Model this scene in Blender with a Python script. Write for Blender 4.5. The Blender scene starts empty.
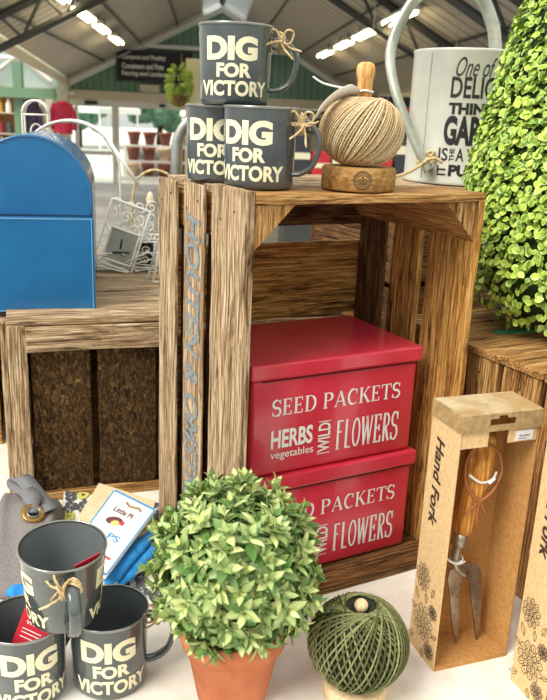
import bpy, bmesh, math, random
from mathutils import Vector, Matrix, noise
from math import sin, cos, pi, radians, sqrt, atan2
random.seed(7)
S = bpy.context.scene
COL = S.collection

# ------------------------------------------------------------------ camera, world, light
CAM = Vector((0, 0, .6376))
p_, r_ = radians(16.78), radians(2.48)
F = Vector((0, cos(p_), -sin(p_))); RT = Vector((1, 0, 0)); UP = Vector((0, sin(p_), cos(p_)))
R = cos(r_)*RT + sin(r_)*UP; U = -sin(r_)*RT + cos(r_)*UP
cd = bpy.data.cameras.new('camera'); cam = bpy.data.objects.new('camera', cd); COL.objects.link(cam)
cam.matrix_world = Matrix(((R.x, U.x, -F.x, CAM.x), (R.y, U.y, -F.y, CAM.y), (R.z, U.z, -F.z, CAM.z), (0, 0, 0, 1)))
cd.sensor_width = 36; cd.lens = 781/700*36; cd.clip_start = .02; cd.clip_end = 200
cd.dof.use_dof = True; cd.dof.focus_distance = 1.0; cd.dof.aperture_fstop = 11
S.camera = cam
w = bpy.data.worlds.new('sky'); S.world = w; w.use_nodes = True
bg = w.node_tree.nodes['Background']; bg.inputs[1].default_value = .84
wt = w.node_tree; _c = wt.nodes.new('ShaderNodeTexCoord'); _s = wt.nodes.new('ShaderNodeSeparateXYZ'); _r = wt.nodes.new('ShaderNodeValToRGB')
_m = wt.nodes.new('ShaderNodeMapRange'); _m.inputs[1].default_value = -1; _m.inputs[2].default_value = 1
wt.links.new(_c.outputs['Generated'], _s.inputs[0]); wt.links.new(_s.outputs[2], _m.inputs[0]); wt.links.new(_m.outputs[0], _r.inputs[0]); wt.links.new(_r.outputs[0], bg.inputs[0])
_e = _r.color_ramp.elements; _e[0].position = .42; _e[0].color = (.28, .27, .24, 1); _e[1].position = .95; _e[1].color = (1.62, 1.64, 1.56, 1)
_x = _e.new(.5); _x.color = (.86, .88, .83, 1)
sd = bpy.data.lights.new('sun', 'SUN'); sun = bpy.data.objects.new('sun', sd); COL.objects.link(sun)
sd.energy = 3.3; sd.angle = radians(28); sd.color = (1, .95, .86)
sun.rotation_euler = Vector((.62, .62, -.95)).to_track_quat('-Z', 'Y').to_euler()
S.view_settings.view_transform = 'Standard'; S.view_settings.look = 'None'
S.view_settings.exposure = .1; S.view_settings.gamma = 1; S.view_settings.use_curve_mapping = False

# ------------------------------------------------------------------ materials
def lin(c):
    return tuple(((x/255)/12.92 if x <= 10 else ((x/255+.055)/1.055)**2.4) for x in c)+(1,)
def mat(name, rgb=None, rough=.5, metal=0, coat=0, spec=.5, trans=0, emit=0):
    m = bpy.data.materials.new(name); m.use_nodes = True
    b = m.node_tree.nodes['Principled BSDF']
    if rgb: b.inputs['Base Color'].default_value = lin(rgb)
    b.inputs['Roughness'].default_value = rough; b.inputs['Metallic'].default_value = metal
    b.inputs['Coat Weight'].default_value = coat; b.inputs['Specular IOR Level'].default_value = spec
    b.inputs['Transmission Weight'].default_value = trans
    if emit:
        b.inputs['Emission Color'].default_value = lin(rgb); b.inputs['Emission Strength'].default_value = emit
    return m
class N:
    def __init__(s, m): s.t = m.node_tree; s.b = s.t.nodes['Principled BSDF']; s.m = m
    def n(s, typ, **k):
        o = s.t.nodes.new(typ)
        for a, v in k.items(): setattr(o, a, v)
        return o
    def l(s, a, b): s.t.links.new(a, b)
    def co(s, scale, kind='Object'):
        c = s.n('ShaderNodeTexCoord'); mp = s.n('ShaderNodeMapping'); mp.inputs['Scale'].default_value = scale
        s.l(c.outputs[kind], mp.inputs['Vector']); return mp.outputs[0]
    def noise(s, vec, scale, detail=6, rough=.6, dist=0):
        o = s.n('ShaderNodeTexNoise'); o.inputs['Scale'].default_value = scale; o.inputs['Detail'].default_value = detail
        o.inputs['Roughness'].default_value = rough; o.inputs['Distortion'].default_value = dist
        s.l(vec, o.inputs['Vector']); return o.outputs['Fac']
    def ramp(s, fac, stops):
        o = s.n('ShaderNodeValToRGB'); e = o.color_ramp.elements
        while len(e) < len(stops): e.new(.5)
        for el, (p, c) in zip(e, stops): el.position = p; el.color = lin(c)
        s.l(fac, o.inputs[0]); return o.outputs[0]
    def mix(s, fac, a, b, mode='MIX'):
        o = s.n('ShaderNodeMix', data_type='RGBA', blend_type=mode)
        for sock, v in ((o.inputs[0], fac), (o.inputs[6], a), (o.inputs[7], b)):
            if isinstance(v, (int, float)): sock.default_value = v
            elif isinstance(v, tuple): sock.default_value = lin(v)
            else: s.l(v, sock)
        return o.outputs[2]
    def bump(s, h, st=.3, d=.002):
        o = s.n('ShaderNodeBump'); o.inputs['Strength'].default_value = st; o.inputs['Distance'].default_value = d
        s.l(h, o.inputs['Height']); s.l(o.outputs[0], s.b.inputs['Normal'])
    def base(s, c): s.l(c, s.b.inputs['Base Color'])
def wood(name, axis, cols, blot=(120, 95, 70), blotf=.5, grain=400, cracks=True, bump=.7, seed=0):
    m = mat(name, rough=.75, spec=.25); k = N(m)
    a = [grain]*3; a[axis] = grain*.035
    v = k.co(tuple(a)); g = k.noise(v, 1, 7, .68, .4)
    c = k.ramp(g, [(.3, cols[0]), (.46, cols[1]), (.56, cols[2]), (.7, cols[3])])
    a2 = [22]*3; a2[axis] = 7
    bl = k.noise(k.co(tuple(a2)), 1, 4, .6, .6)
    c = k.mix(k.ramp(bl, [(.42, (0, 0, 0)), (.66, (int(255*blotf),)*3)]), c, k.mix(.5, c, blot))
    if cracks:
        a3 = [190]*3; a3[axis] = 5
        cr = k.noise(k.co(tuple(a3)), 1, 5, .72, .5)
        c = k.mix(1.0, c, k.ramp(cr, [(.35, (46, 28, 16)), (.44, (255, 255, 255))]), 'MULTIPLY')
        a4 = [70]*3; a4[axis] = 11
        c = k.mix(1.0, c, k.ramp(k.noise(k.co(tuple(a4)), 1, 6, .7, 1.0), [(.32, (120, 92, 66)), (.5, (255, 255, 255))]), 'MULTIPLY')
    k.base(c); k.bump(g, bump, .0025)
    return m
WARM = [(84, 50, 20), (156, 108, 56), (204, 158, 96), (244, 214, 158)]
GREY = [(72, 52, 34), (152, 122, 90), (208, 180, 142), (250, 238, 212)]
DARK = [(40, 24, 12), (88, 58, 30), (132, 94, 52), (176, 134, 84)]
GOLD = [(100, 62, 22), (172, 120, 54), (220, 168, 92), (250, 212, 146)]
MW = {}
def W(kind, axis):
    if (kind, axis) not in MW:
        cols = {'warm': WARM, 'grey': GREY, 'dark': DARK, 'gold': GOLD}[kind]
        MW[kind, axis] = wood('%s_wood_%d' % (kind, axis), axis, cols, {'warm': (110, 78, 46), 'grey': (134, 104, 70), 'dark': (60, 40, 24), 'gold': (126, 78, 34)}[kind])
    return MW[kind, axis]
def sawn():
    m = mat('rough_sawn_wood', rough=.85, spec=.15); k = N(m)
    g = k.noise(k.co((170, 170, 80)), 1, 8, .75, 1.2); b = k.noise(k.co((14, 14, 5)), 1, 4, .6, .8)
    c = k.ramp(g, [(.36, (22, 15, 9)), (.47, (66, 47, 27)), (.56, (104, 78, 46)), (.68, (170, 136, 84))])
    c = k.mix(k.ramp(b, [(.4, (0, 0, 0)), (.7, (150, 150, 150))]), c, (62, 44, 26))
    k.base(c); k.bump(g, .9, .004); return m
def noisy(name, c1, c2, scale=30, rough=.5, bump=0, spec=.5, metal=0, coat=0, lo=.35, hi=.65, detail=5):
    m = mat(name, rough=rough, spec=spec, metal=metal, coat=coat); k = N(m)
    g = k.noise(k.co((1, 1, 1)), scale, detail, .6)
    k.base(k.ramp(g, [(lo, c1), (hi, c2)]))
    if bump: k.bump(g, bump, .002)
    return m
M = {}
M['sawn'] = sawn()
M['table'] = noisy('painted_table', (226, 220, 206), (242, 238, 228), 26, .45, .05)
M['enamel'] = noisy('grey_enamel', (70, 76, 77), (82, 88, 88), 40, .14, 0, .6, 0, .5)
M['enamel_in'] = mat('dark_enamel', (106, 112, 114), .16, coat=.4)
M['rim'] = mat('steel_rim', (150, 150, 146), .22, .7)
M['cream'] = mat('cream_print', (240, 232, 196), .5)
M['jute'] = noisy('jute_twine', (186, 152, 104), (232, 208, 164), 300, .85, 0, .1)
M['raffia'] = noisy('raffia', (170, 140, 94), (226, 204, 160), 200, .85, 0, .1)
M['jutecore'] = mat('jute_core', (120, 88, 50), .9)
M['green'] = noisy('green_twine', (112, 122, 80), (172, 178, 132), 260, .85, 0, .1)
M['greencore'] = mat('green_core', (34, 40, 22), .9)
M['beech'] = wood('beech_wood', 0, [(118, 82, 40), (150, 110, 60), (172, 132, 80), (196, 158, 106)], (130, 90, 44), .4, 200, False, .1)
M['pegw'] = wood('peg_wood', 2, [(158, 98, 44), (206, 146, 82), (230, 184, 122), (246, 216, 168)], (180, 120, 60), .4, 200, False, .1)
M['palebeech'] = wood('pale_beech', 2, [(206, 176, 130), (222, 194, 150), (232, 208, 168), (240, 220, 186)], (200, 168, 120), .3, 120, False, .1)
M['oak'] = wood('fork_ash', 2, [(116, 66, 18), (182, 118, 48), (218, 158, 80), (246, 204, 130)], (140, 84, 30), .4, 210, False, .3)
M['red'] = noisy('red_paint', (202, 44, 64), (214, 58, 78), 12, .24, 0, .5, 0, .35)
M['white'] = mat('white_print', (238, 236, 232), .5)
M['black'] = mat('black_print', (30, 29, 28), .6)
M['ink'] = mat('brown_ink', (58, 44, 30), .8)
M['blueink'] = noisy('faded_blue_ink', (96, 114, 128), (158, 158, 150), 260, .9, 0, .1)
M['blue'] = noisy('blue_enamel', (10, 92, 146), (20, 106, 160), 9, .24, .02, .5, 0, .5)
M['blueedge'] = mat('blue_edge', (30, 104, 158), .25, coat=.4)
M['galv'] = noisy('galvanised_metal', (158, 162, 156), (196, 198, 190), 18, .38, 0, .5, .55)
M['cangrey'] = noisy('painted_can', (196, 196, 184), (212, 211, 200), 14, .35, 0, .5, .15)
M['canhandle'] = noisy('can_handle', (150, 154, 140), (196, 198, 184), 20, .3, 0, .5, .4)
M['wire'] = mat('pale_wire', (240, 238, 228), .4, .1)
M['darkwire'] = mat('grey_wire', (150, 148, 140), .4, .5)
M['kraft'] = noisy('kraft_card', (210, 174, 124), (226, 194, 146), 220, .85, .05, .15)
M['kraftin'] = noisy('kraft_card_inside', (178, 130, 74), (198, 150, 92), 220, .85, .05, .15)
M['steel'] = noisy('brushed_steel', (134, 124, 110), (182, 172, 156), 60, .32, 0, .5, .85)
M['leather'] = mat('leather', (164, 100, 56), .6)
M['tie'] = mat('white_tie', (232, 230, 224), .5)
M['terra'] = noisy('terracotta', (186, 104, 66), (206, 124, 84), 30, .7, .05, .3)
M['canvas'] = noisy('grey_canvas', (112, 106, 104), (140, 133, 130), 500, .95, .3, .1)
M['strap'] = noisy('grey_webbing', (104, 104, 106), (134, 134, 136), 700, .9, .3, .1)
M['brass'] = mat('aged_brass', (152, 118, 66), .35, .8)
M['cloth'] = noisy('white_cotton', (232, 229, 219), (244, 241, 233), 300, .9, .1, .1)
M['yellowp'] = mat('yellow_print', (206, 200, 92), .9)
M['greyp'] = mat('grey_print', (82, 82, 84), .9)
M['orangep'] = mat('orange_print', (214, 112, 70), .9)
M['bluefab'] = noisy('blue_fabric', (28, 118, 192), (58, 152, 222), 60, .7, .2, .2)
M['paper'] = mat('white_paper', (238, 238, 238), .5)
M['cream_card'] = noisy('cream_card', (206, 180, 140), (222, 198, 160), 60, .8)
M['redcard'] = mat('red_card', (196, 22, 44), .5)
M['greenpl'] = mat('green_plastic', (38, 128, 92), .4)
M['soil'] = noisy('soil', (40, 28, 18), (80, 58, 38), 120, .95)
def strandmat(name, a, b, sc):
    m = mat(name, rough=.85, spec=.1); k = N(m); ge = k.n('ShaderNodeNewGeometry')
    n = k.noise(k.co((1, 1, 1)), sc, 4)
    c = k.mix(ge.outputs['Random Per Island'], a, b); k.base(k.mix(1.0, c, k.ramp(n, [(.3, (190, 186, 176)), (.65, (255, 255, 255))]), 'MULTIPLY')); return m
M['green'] = strandmat('green_twine', (74, 80, 44), (166, 168, 120), 420)
M['jutes'] = strandmat('jute_strand', (196, 162, 114), (246, 228, 192), 420)
def leafmat(name, dark, mid, edge, e0=.45, e1=.95):
    m = mat(name, rough=.38, spec=.4); k = N(m)
    uv = k.n('ShaderNodeTexCoord'); sp = k.n('ShaderNodeSeparateXYZ'); k.l(uv.outputs['UV'], sp.inputs[0])
    ge = k.n('ShaderNodeNewGeometry')
    body = k.mix(ge.outputs['Random Per Island'], dark, mid)
    mr = k.n('ShaderNodeMapRange'); mr.inputs[1].default_value = e0; mr.inputs[2].default_value = e1
    k.l(sp.outputs[0], mr.inputs[0])
    k.base(k.mix(mr.outputs[0], body, edge))
    k.b.inputs['Subsurface Weight'].default_value = 0
    return m
M['leaf'] = leafmat('variegated_leaf', (78, 122, 56), (228, 232, 158), (92, 138, 66), .5, 1.1)
M['box'] = leafmat('boxwood_leaf', (78, 128, 34), (188, 216, 84), (214, 232, 120), .3, 1.2)
M['stemg'] = mat('green_stem', (62, 92, 44), .7)

# ------------------------------------------------------------------ helpers
def link(o, parent=None):
    COL.objects.link(o)
    if parent is not None: o.parent = parent
    return o
def tag(o, label, cat, group=None, kind=None):
    o['label'] = label; o['category'] = cat
    if group: o['group'] = group
    if kind: o['kind'] = kind
    return o
def thing(name, label, cat, loc=(0, 0, 0), rz=0, group=None):
    o = bpy.data.objects.new(name, None); COL.objects.link(o); o.location = loc; o.rotation_euler = (0, 0, rz)
    o.empty_display_size = .02
    return tag(o, label, cat, group)
def bobj(name, bm, m, parent=None, smooth=False, label=None):
    me = bpy.data.meshes.new(name); bmesh.ops.recalc_face_normals(bm, faces=bm.faces); bm.to_mesh(me); bm.free()
    for x in (m if isinstance(m, (list, tuple)) else [m]): me.materials.append(x)
    if smooth:
        for f in me.polygons: f.use_smooth = True
    o = bpy.data.objects.new(name, me); link(o, parent)
    if label: o['label'] = label
    return o
def dup(root, loc, rz, label, group=None):
    r = root.copy(); COL.objects.link(r); r.location = loc; r.rotation_euler = (0, 0, rz); r['label'] = label
    if group: r['group'] = group
    for ch in list(root.children):
        c = ch.copy(); COL.objects.link(c); c.parent = r
        for g in ch.children:
            d = g.copy(); COL.objects.link(d); d.parent = c
    return r
def struct(name, bm, m, parent=None, smooth=False):
    o = bobj(name, bm, m, parent, smooth)
    if parent is None: o['kind'] = 'structure'
    return o
def NB(): return bmesh.new()
def box(bm, lo, hi, bev=0, mtx=None, mi=0):
    lo, hi = Vector(lo), Vector(hi); c = (lo+hi)/2; s = hi-lo
    g = bmesh.ops.create_cube(bm, size=1, matrix=Matrix.Translation(c) @ Matrix.Diagonal((s.x, s.y, s.z, 1)))
    vs = g['verts']
    if bev:
        es = list({e for v in vs for e in v.link_edges})
        r = bmesh.ops.bevel(bm, geom=es, offset=bev, segments=2, affect='EDGES', profile=.6)
        vs = list({v for f in r['faces'] for v in f.verts} | {v for v in vs if v.is_valid})
    if mtx is not None: bmesh.ops.transform(bm, matrix=mtx, verts=[v for v in vs if v.is_valid])
    if mi:
        for f in {f for v in vs for f in v.link_faces}: f.material_index = mi
    return vs
def bx(name, lo, hi, m, parent=None, bev=0, mtx=None, label=None):
    bm = NB(); box(bm, lo, hi, bev, mtx); return bobj(name, bm, m, parent, label=label)
def board(name, lo, hi, m, parent, axis, rough=.0012, bev=.0018, nails=(), label=None):
    """an old crate board with slightly wandering edges"""
    bm = NB(); lo, hi = Vector(lo), Vector(hi); n = 9
    box(bm, lo, hi, bev)
    for i in range(1, n):
        co = (lo+hi)/2; co[axis] = lo[axis]+(hi[axis]-lo[axis])*i/n
        no = Vector((0, 0, 0)); no[axis] = 1
        bmesh.ops.bisect_plane(bm, geom=bm.verts[:]+bm.edges[:]+bm.faces[:], plane_co=co, plane_no=no)
    sd_ = random.uniform(0, 99)
    mid = (lo+hi)/2
    for v in bm.verts:
        q = v.co*16+Vector((sd_, sd_, 0))
        for a in range(3):
            if a != axis:
                sgn = 1 if v.co[a] > mid[a] else -1
                q2 = Vector((q[axis]*1.0, sgn*7.3+a*3.1, sd_))
                v.co[a] -= sgn*abs(noise.noise(q2))*rough*2.2
    for (pos, nor) in nails:
        z = Vector(nor); mt = Matrix.Translation(Vector(pos)) @ z.to_track_quat('Z', 'Y').to_matrix().to_4x4()
        g = bmesh.ops.create_cone(bm, cap_ends=True, segments=8, radius1=.0017, radius2=.0015, depth=.001, matrix=mt)
        for f in {f for v in g['verts'] for f in v.link_faces}: f.material_index = 1
    return bobj(name, bm, [m, M['nail']], parent, label=label)
M['nail'] = mat('rusty_nail', (92, 66, 46), .7)
def prism(bm, pts, a, b, mi=0):
    """extrude a polygon of 3-D points from offset a to offset b"""
    a, b = Vector(a), Vector(b)
    v0 = [bm.verts.new(Vector(p)+a) for p in pts]; v1 = [bm.verts.new(Vector(p)+b) for p in pts]
    n = len(pts); fs = [bm.faces.new(v0), bm.faces.new(v1[::-1])]
    for i in range(n): fs.append(bm.faces.new((v0[i], v1[i], v1[(i+1) % n], v0[(i+1) % n])))
    for f in fs: f.material_index = mi
def lathe(bm, prof, seg=40, c=(0, 0, 0), closed=False, mi=0):
    c = Vector(c); rings = []
    for (r, z) in prof:
        if r < 1e-6: rings.append([bm.verts.new(c+Vector((0, 0, z)))])
        else: rings.append([bm.verts.new(c+Vector((r*cos(2*pi*i/seg), r*sin(2*pi*i/seg), z))) for i in range(seg)])
    if closed: rings.append(rings[0])
    for A, B in zip(rings, rings[1:]):
        for i in range(seg):
            j = (i+1) % seg
            if len(A) == 1 and len(B) == 1: continue
            f = bm.faces.new((A[0], B[i], B[j]) if len(A) == 1 else ((A[i], A[j], B[0]) if len(B) == 1 else (A[i], A[j], B[j], B[i])))
            f.material_index = mi
def tube(bm, pts, r, seg=8, closed=False, flat=1, mi=0, up=None):
    pts = [Vector(p) for p in pts]; n = len(pts); rings = []
    prev = None
    for i in range(n):
        if closed: t = pts[(i+1) % n]-pts[i-1]
        else: t = pts[min(i+1, n-1)]-pts[max(i-1, 0)]
        t.normalize()
        if prev is None:
            a = Vector(up) if up else (Vector((0, 0, 1)) if abs(t.z) < .9 else Vector((1, 0, 0)))
        else: a = prev
        a = (a-t*a.dot(t)).normalized(); prev = a; b = t.cross(a)
        rr = r[i] if isinstance(r, (list, tuple)) else r
        rings.append([bm.verts.new(pts[i]+a*(rr*flat*cos(2*pi*k/seg))+b*(rr*sin(2*pi*k/seg))) for k in range(seg)])
    m = n if closed else n-1
    for i in range(m):
        A, B = rings[i], rings[(i+1) % n]
        for k in range(seg):
            f = bm.faces.new((A[k], A[(k+1) % seg], B[(k+1) % seg], B[k])); f.material_index = mi
    if not closed:
        for q in (rings[0][::-1], rings[-1]):
            f = bm.faces.new(q); f.material_index = mi
def smoothpts(pts, n=6, closed=False):
    pts = [Vector(p) for p in pts]; out = []; m = len(pts)
    for i in range(m if closed else m-1):
        if closed: a, b, c, d = pts[i-1], pts[i], pts[(i+1) % m], pts[(i+2) % m]
        else: a, b, c, d = pts[max(i-1, 0)], pts[i], pts[i+1], pts[min(i+2, m-1)]
        for k in range(n):
            t = k/n
            out.append(.5*((2*b)+(c-a)*t+(2*a-5*b+4*c-d)*t*t+(3*b-a-3*c+d)*t**3))
    if not closed: out.append(pts[-1])
    return out

# ---- flat print: text and ribbons in 2-D, mapped onto a surface
TC = {}
def text_geo(s, bold=0, shear=0):
    key = (s, bold, shear)
    if key not in TC:
        c = bpy.data.curves.new('t', 'FONT'); c.body = s; c.offset = bold; c.shear = shear; c.resolution_u = 4
        o = bpy.data.objects.new('t', c); COL.objects.link(o)
        dg = bpy.context.evaluated_depsgraph_get(); me = bpy.data.meshes.new_from_object(o.evaluated_get(dg))
        vs = [(v.co.x, v.co.y) for v in me.vertices]; fs = [tuple(p.vertices) for p in me.polygons]
        bpy.data.objects.remove(o); bpy.data.meshes.remove(me)
        TC[key] = (vs, fs)
    return TC[key]
class Print:
    def __init__(s): s.v = []; s.f = []
    def add(s, vs, fs):
        o = len(s.v); s.v += vs; s.f += [tuple(i+o for i in f) for f in fs]
    def text(s, t, x, y, w, h, bold=0, shear=0, rot=0, fit=True):
        """fill the box (x, y)-(x+w, y+h); rot=-90 reads downwards"""
        vs, fs = text_geo(t, bold, shear)
        x0, x1 = min(a for a, b in vs), max(a for a, b in vs); y0, y1 = min(b for a, b in vs), max(b for a, b in vs)
        q = [((a-x0)/(x1-x0), (b-y0)/(y1-y0)) for a, b in vs]
        if rot == -90: q = [(b, 1-a) for a, b in q]
        if rot == 90: q = [(1-b, a) for a, b in q]
        s.add([(x+a*w, y+b*h) for a, b in q], fs)
    def ribbon(s, pts, wd, closed=False):
        n = len(pts); vs = []
        for i in range(n):
            if closed: a, b = pts[i-1], pts[(i+1) % n]
            else: a, b = pts[max(i-1, 0)], pts[min(i+1, n-1)]
            dx, dy = b[0]-a[0], b[1]-a[1]; l = sqrt(dx*dx+dy*dy) or 1
            ww = (wd[i] if isinstance(wd, (list, tuple)) else wd)/2
            vs += [(pts[i][0]-dy/l*ww, pts[i][1]+dx/l*ww), (pts[i][0]+dy/l*ww, pts[i][1]-dx/l*ww)]
        fs = [(2*i, 2*i+1, 2*((i+1) % n)+1, 2*((i+1) % n)) for i in range(n if closed else n-1)]
        s.add(vs, fs)
    def poly(s, pts): s.add(list(pts), [tuple(range(len(pts)))])
    def ell(s, x, y, a, b, rot=0, n=14):
        s.poly([(x+a*cos(t)*cos(rot)-b*sin(t)*sin(rot), y+a*cos(t)*sin(rot)+b*sin(t)*cos(rot)) for t in (2*pi*i/n for i in range(n))])
    def circ(s, x, y, r, wd, n=24): s.ribbon([(x+r*cos(2*pi*i/n), y+r*sin(2*pi*i/n)) for i in range(n)], wd, True)
    def build(s, name, m, parent, fn, cut=0, label=None):
        bm = NB(); V = [bm.verts.new((a, b, 0)) for a, b in s.v]
        for f in s.f:
            try: bm.faces.new([V[i] for i in f])
            except ValueError: pass
        if cut:
            x0, x1 = min(a for a, b in s.v), max(a for a, b in s.v); x = x0+cut
            while x < x1:
                bmesh.ops.bisect_plane(bm, geom=bm.verts[:]+bm.edges[:]+bm.faces[:], plane_co=(x, 0, 0), plane_no=(1, 0, 0)); x += cut
        for v in bm.verts: v.co = Vector(fn(v.co.x, v.co.y))
        me = bpy.data.meshes.new(name); bm.to_mesh(me); bm.free(); me.materials.append(m)
        o = bpy.data.objects.new(name, me); link(o, parent)
        if label: o['label'] = label
        return o
def serif(pr, t, x, y, w, h, thick=.13, thin=.055):
    """narrow roman capitals with serifs, drawn as strokes"""
    def arc(cx, cy, rx, ry, a0, a1, n=14): return [(cx+rx*cos(radians(a0+(a1-a0)*i/n)), cy+ry*sin(radians(a0+(a1-a0)*i/n))) for i in range(n+1)]
    T, t_ = thick, thin
    G = {
     'S': (.5, [(arc(.25, .74, .2, .235, 20, 270)+arc(.25, .255, .22, .25, 90, -160), [t_]*4+[T*.9]*9+[T]*4+[T*.9]*8+[t_]*5), ([(.45, .72), (.45, .98)], t_), ([(.03, .02), (.03, .27)], t_)]),
     'E': (.55, [([(.12, 0), (.12, 1)], T), ([(0, .025), (.5, .025)], t_), ([(0, .975), (.48, .975)], t_), ([(.12, .52), (.38, .52)], t_), ([(.49, 0), (.49, .24)], t_), ([(.47, .78), (.47, 1)], t_), ([(.38, .41), (.38, .63)], t_)]),
     'D': (.68, [([(.12, 0), (.12, 1)], T), ([(0, .025), (.3, .025)], t_), ([(0, .975), (.3, .975)], t_), (arc(.28, .5, .32, .475, -90, 90), [t_]*3+[T]*9+[t_]*3)]),
     'P': (.58, [([(.12, 0), (.12, 1)], T), ([(0, .02), (.26, .02)], t_), ([(0, .975), (.3, .975)], t_), (arc(.27, .73, .25, .245, -90, 90), [t_]*3+[T]*9+[t_]*3), ([(.12, .485), (.28, .485)], t_)]),
     'A': (.72, [([(.06, 0), (.36, 1)], t_), ([(.34, 1), (.64, 0)], T), ([(.16, .33), (.54, .33)], t_), ([(0, .02), (.18, .02)], t_), ([(.52, .02), (.74, .02)], t_)]),
     'C': (.62, [(arc(.34, .5, .3, .49, 48, 312), [t_]*3+[T]*9+[t_]*3), ([(.54, .68), (.54, .98)], t_)]),
     'K': (.68, [([(.12, 0), (.12, 1)], T), ([(0, .02), (.25, .02)], t_), ([(0, .98), (.25, .98)], t_), ([(.16, .42), (.56, .98)], t_), ([(.28, .6), (.6, 0)], T), ([(.46, .98), (.66, .98)], t_), ([(.5, .02), (.72, .02)], t_)]),
     'T': (.62, [([(.31, 0), (.31, 1)], T), ([(.0, .97), (.62, .97)], t_), ([(.01, .76), (.01, 1)], t_), ([(.61, .76), (.61, 1)], t_), ([(.18, .02), (.44, .02)], t_)]),
     'F': (.5, [([(.12, 0), (.12, 1)], T), ([(.12, .97), (.46, .97)], t_), ([(.12, .6), (.36, .6)], t_), ([(.02, .02), (.24, .02)], t_)]),
     'L': (.46, [([(.12, 0), (.12, 1)], T), ([(.12, .03), (.44, .03)], t_)]),
     'O': (.58, [(arc(.28, .5, .24, .47, 0, 360, 20), T*.8)]),
     'W': (.8, [([(.04, 1), (.2, 0)], T), ([(.2, 0), (.4, 1)], t_), ([(.36, 1), (.56, 0)], T), ([(.56, 0), (.74, 1)], t_)]),
     'R': (.56, [([(.12, 0), (.12, 1)], T), (arc(.24, .74, .22, .23, -90, 90), T*.8), ([(.12, .97), (.26, .97)], t_), ([(.12, .51), (.26, .51)], t_), ([(.24, .5), (.48, 0)], T)]),
     ' ': (.22, [])}
    tot = sum(G[c][0]+.1 for c in t)-.1; sx = w/tot; x_ = x
    k = min(sx, h)
    for c in t:
        for pts, wd in G[c][1]:
            q = [(x_+a*sx, y+b*h) for a, b in pts]
            wd2 = [v*k*1.15 for v in wd][:len(q)] if isinstance(wd, list) else wd*k*1.15
            if isinstance(wd2, list) and len(wd2) < len(q): wd2 += [wd2[-1]]*(len(q)-len(wd2))
            pr.ribbon(q, wd2)
        x_ += (G[c][0]+.1)*sx

# ------------------------------------------------------------------ the hall (axis turned a little left of the camera's)
HA = radians(-5.376); ax = Vector((sin(HA), cos(HA), 0)); rt = Vector((ax.y, -ax.x, 0))
HM = Matrix(((rt.x, ax.x, 0, 0), (rt.y, ax.y, 0, 0), (0, 0, 1, 0), (0, 0, 0, 1)))     # (s, t, z) -> world
def hb(name, lo, hi, m, parent=None, st=False):
    bm = NB(); box(bm, lo, hi); bmesh.ops.transform(bm, matrix=HM, verts=bm.verts)
    o = bobj(name, bm, m, parent)
    if st: o['kind'] = 'structure'
    return o
FZ = -.95; TE = 17.5; SV, ZV, SE, ZE, SR, ZR = -2.9, 1.2, 3.39, 1.08, .28, 2.8
def cladding(name, c1, c2, freq, axis=0):
    m = mat(name, rough=.6); k = N(m); v = k.co((1, 1, 1))
    wv = k.n('ShaderNodeTexWave', wave_type='BANDS', bands_direction='XYZ'[axis]); wv.inputs['Scale'].default_value = freq
    k.l(v, wv.inputs['Vector'])
    n = k.noise(v, 3, 4)
    k.base(k.mix(k.ramp(n, [(.3, (0, 0, 0)), (.7, (110, 110, 110))]), k.ramp(wv.outputs['Fac'], [(.06, c2), (.16, c1)]), c2)); return m
M['gwall'] = cladding('green_cladding', (112, 150, 128), (80, 112, 96), 2.2)
M['roof'] = cladding('roof_boards', (200, 190, 174), (140, 131, 118), 1.1, 1)
M['truss'] = mat('dark_steel', (58, 60, 58), .6)
M['gpaint'] = mat('sage_paint', (112, 146, 118), .6)
M['beige'] = mat('beige_paint', (206, 196, 172), .6)
M['wpaint'] = mat('white_paint', (226, 226, 220), .5)
M['floor'] = noisy('grey_concrete', (150, 148, 146), (176, 174, 172), 2, .6)
M['chalk'] = mat('chalkboard', (38, 38, 44), .7)
M['tubelight'] = mat('fluorescent_tube', (255, 238, 190), .5, emit=14)
M['glass'] = mat('clear_glass', (240, 246, 246), .03, trans=1); M['glass'].node_tree.nodes['Principled BSDF'].inputs['IOR'].default_value = 1.05
hb('floor', (-9, -3, FZ-.1), (9, TE+.1, FZ), M['floor'], st=True)
M['paving'] = noisy('pale_paving', (214, 208, 196), (236, 232, 222), 1.2, .8)
hb('ground', (-30, TE+.1, FZ-.12), (30, 70, FZ-.02), M['paving'], st=True)
T0 = 5.6
def roofpanel(name, s0, z0, s1, z1, m, t0=T0, t1=TE):
    bm = NB(); prism(bm, [(s0, t0, z0), (s1, t0, z1), (s1, t0, z1+.06), (s0, t0, z0+.06)], (0, 0, 0), (0, t1-t0, 0))
    bmesh.ops.transform(bm, matrix=HM, verts=bm.verts); return struct(name, bm, m)
lz = lambda s: ZV+(ZR-ZV)*(s-SV)/(SR-SV)
rz_ = lambda s: ZE+(ZR-ZE)*(SE-s)/(SE-SR)
VS = lambda t: SV+(TE-t)*.06           # the valley rafter comes inwards towards the viewer
bm = NB(); _q = [(VS(T0), T0, lz(VS(T0))), (SV, TE, ZV), (SR-.42, TE, lz(SR-.42)), (SR-.42, T0, lz(SR-.42))]
prism(bm, _q, (0, 0, 0), (0, 0, .06)); bmesh.ops.transform(bm, matrix=HM, verts=bm.verts); struct('ceiling_left', bm, M['roof'])
roofpanel('ceiling_right', SE, ZE, SR+.5, rz_(SR+.5), M['roof'])
M['skylight'] = mat('translucent_roof_sheet', (240, 244, 246), .3, trans=.85)
roofpanel('window_1', SR-.42, lz(SR-.42), SR-.06, lz(SR-.06), M['skylight'])
roofpanel('window_2', SR+.5, rz_(SR+.5), SR+.06, rz_(SR+.06), M['skylight'])
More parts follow.
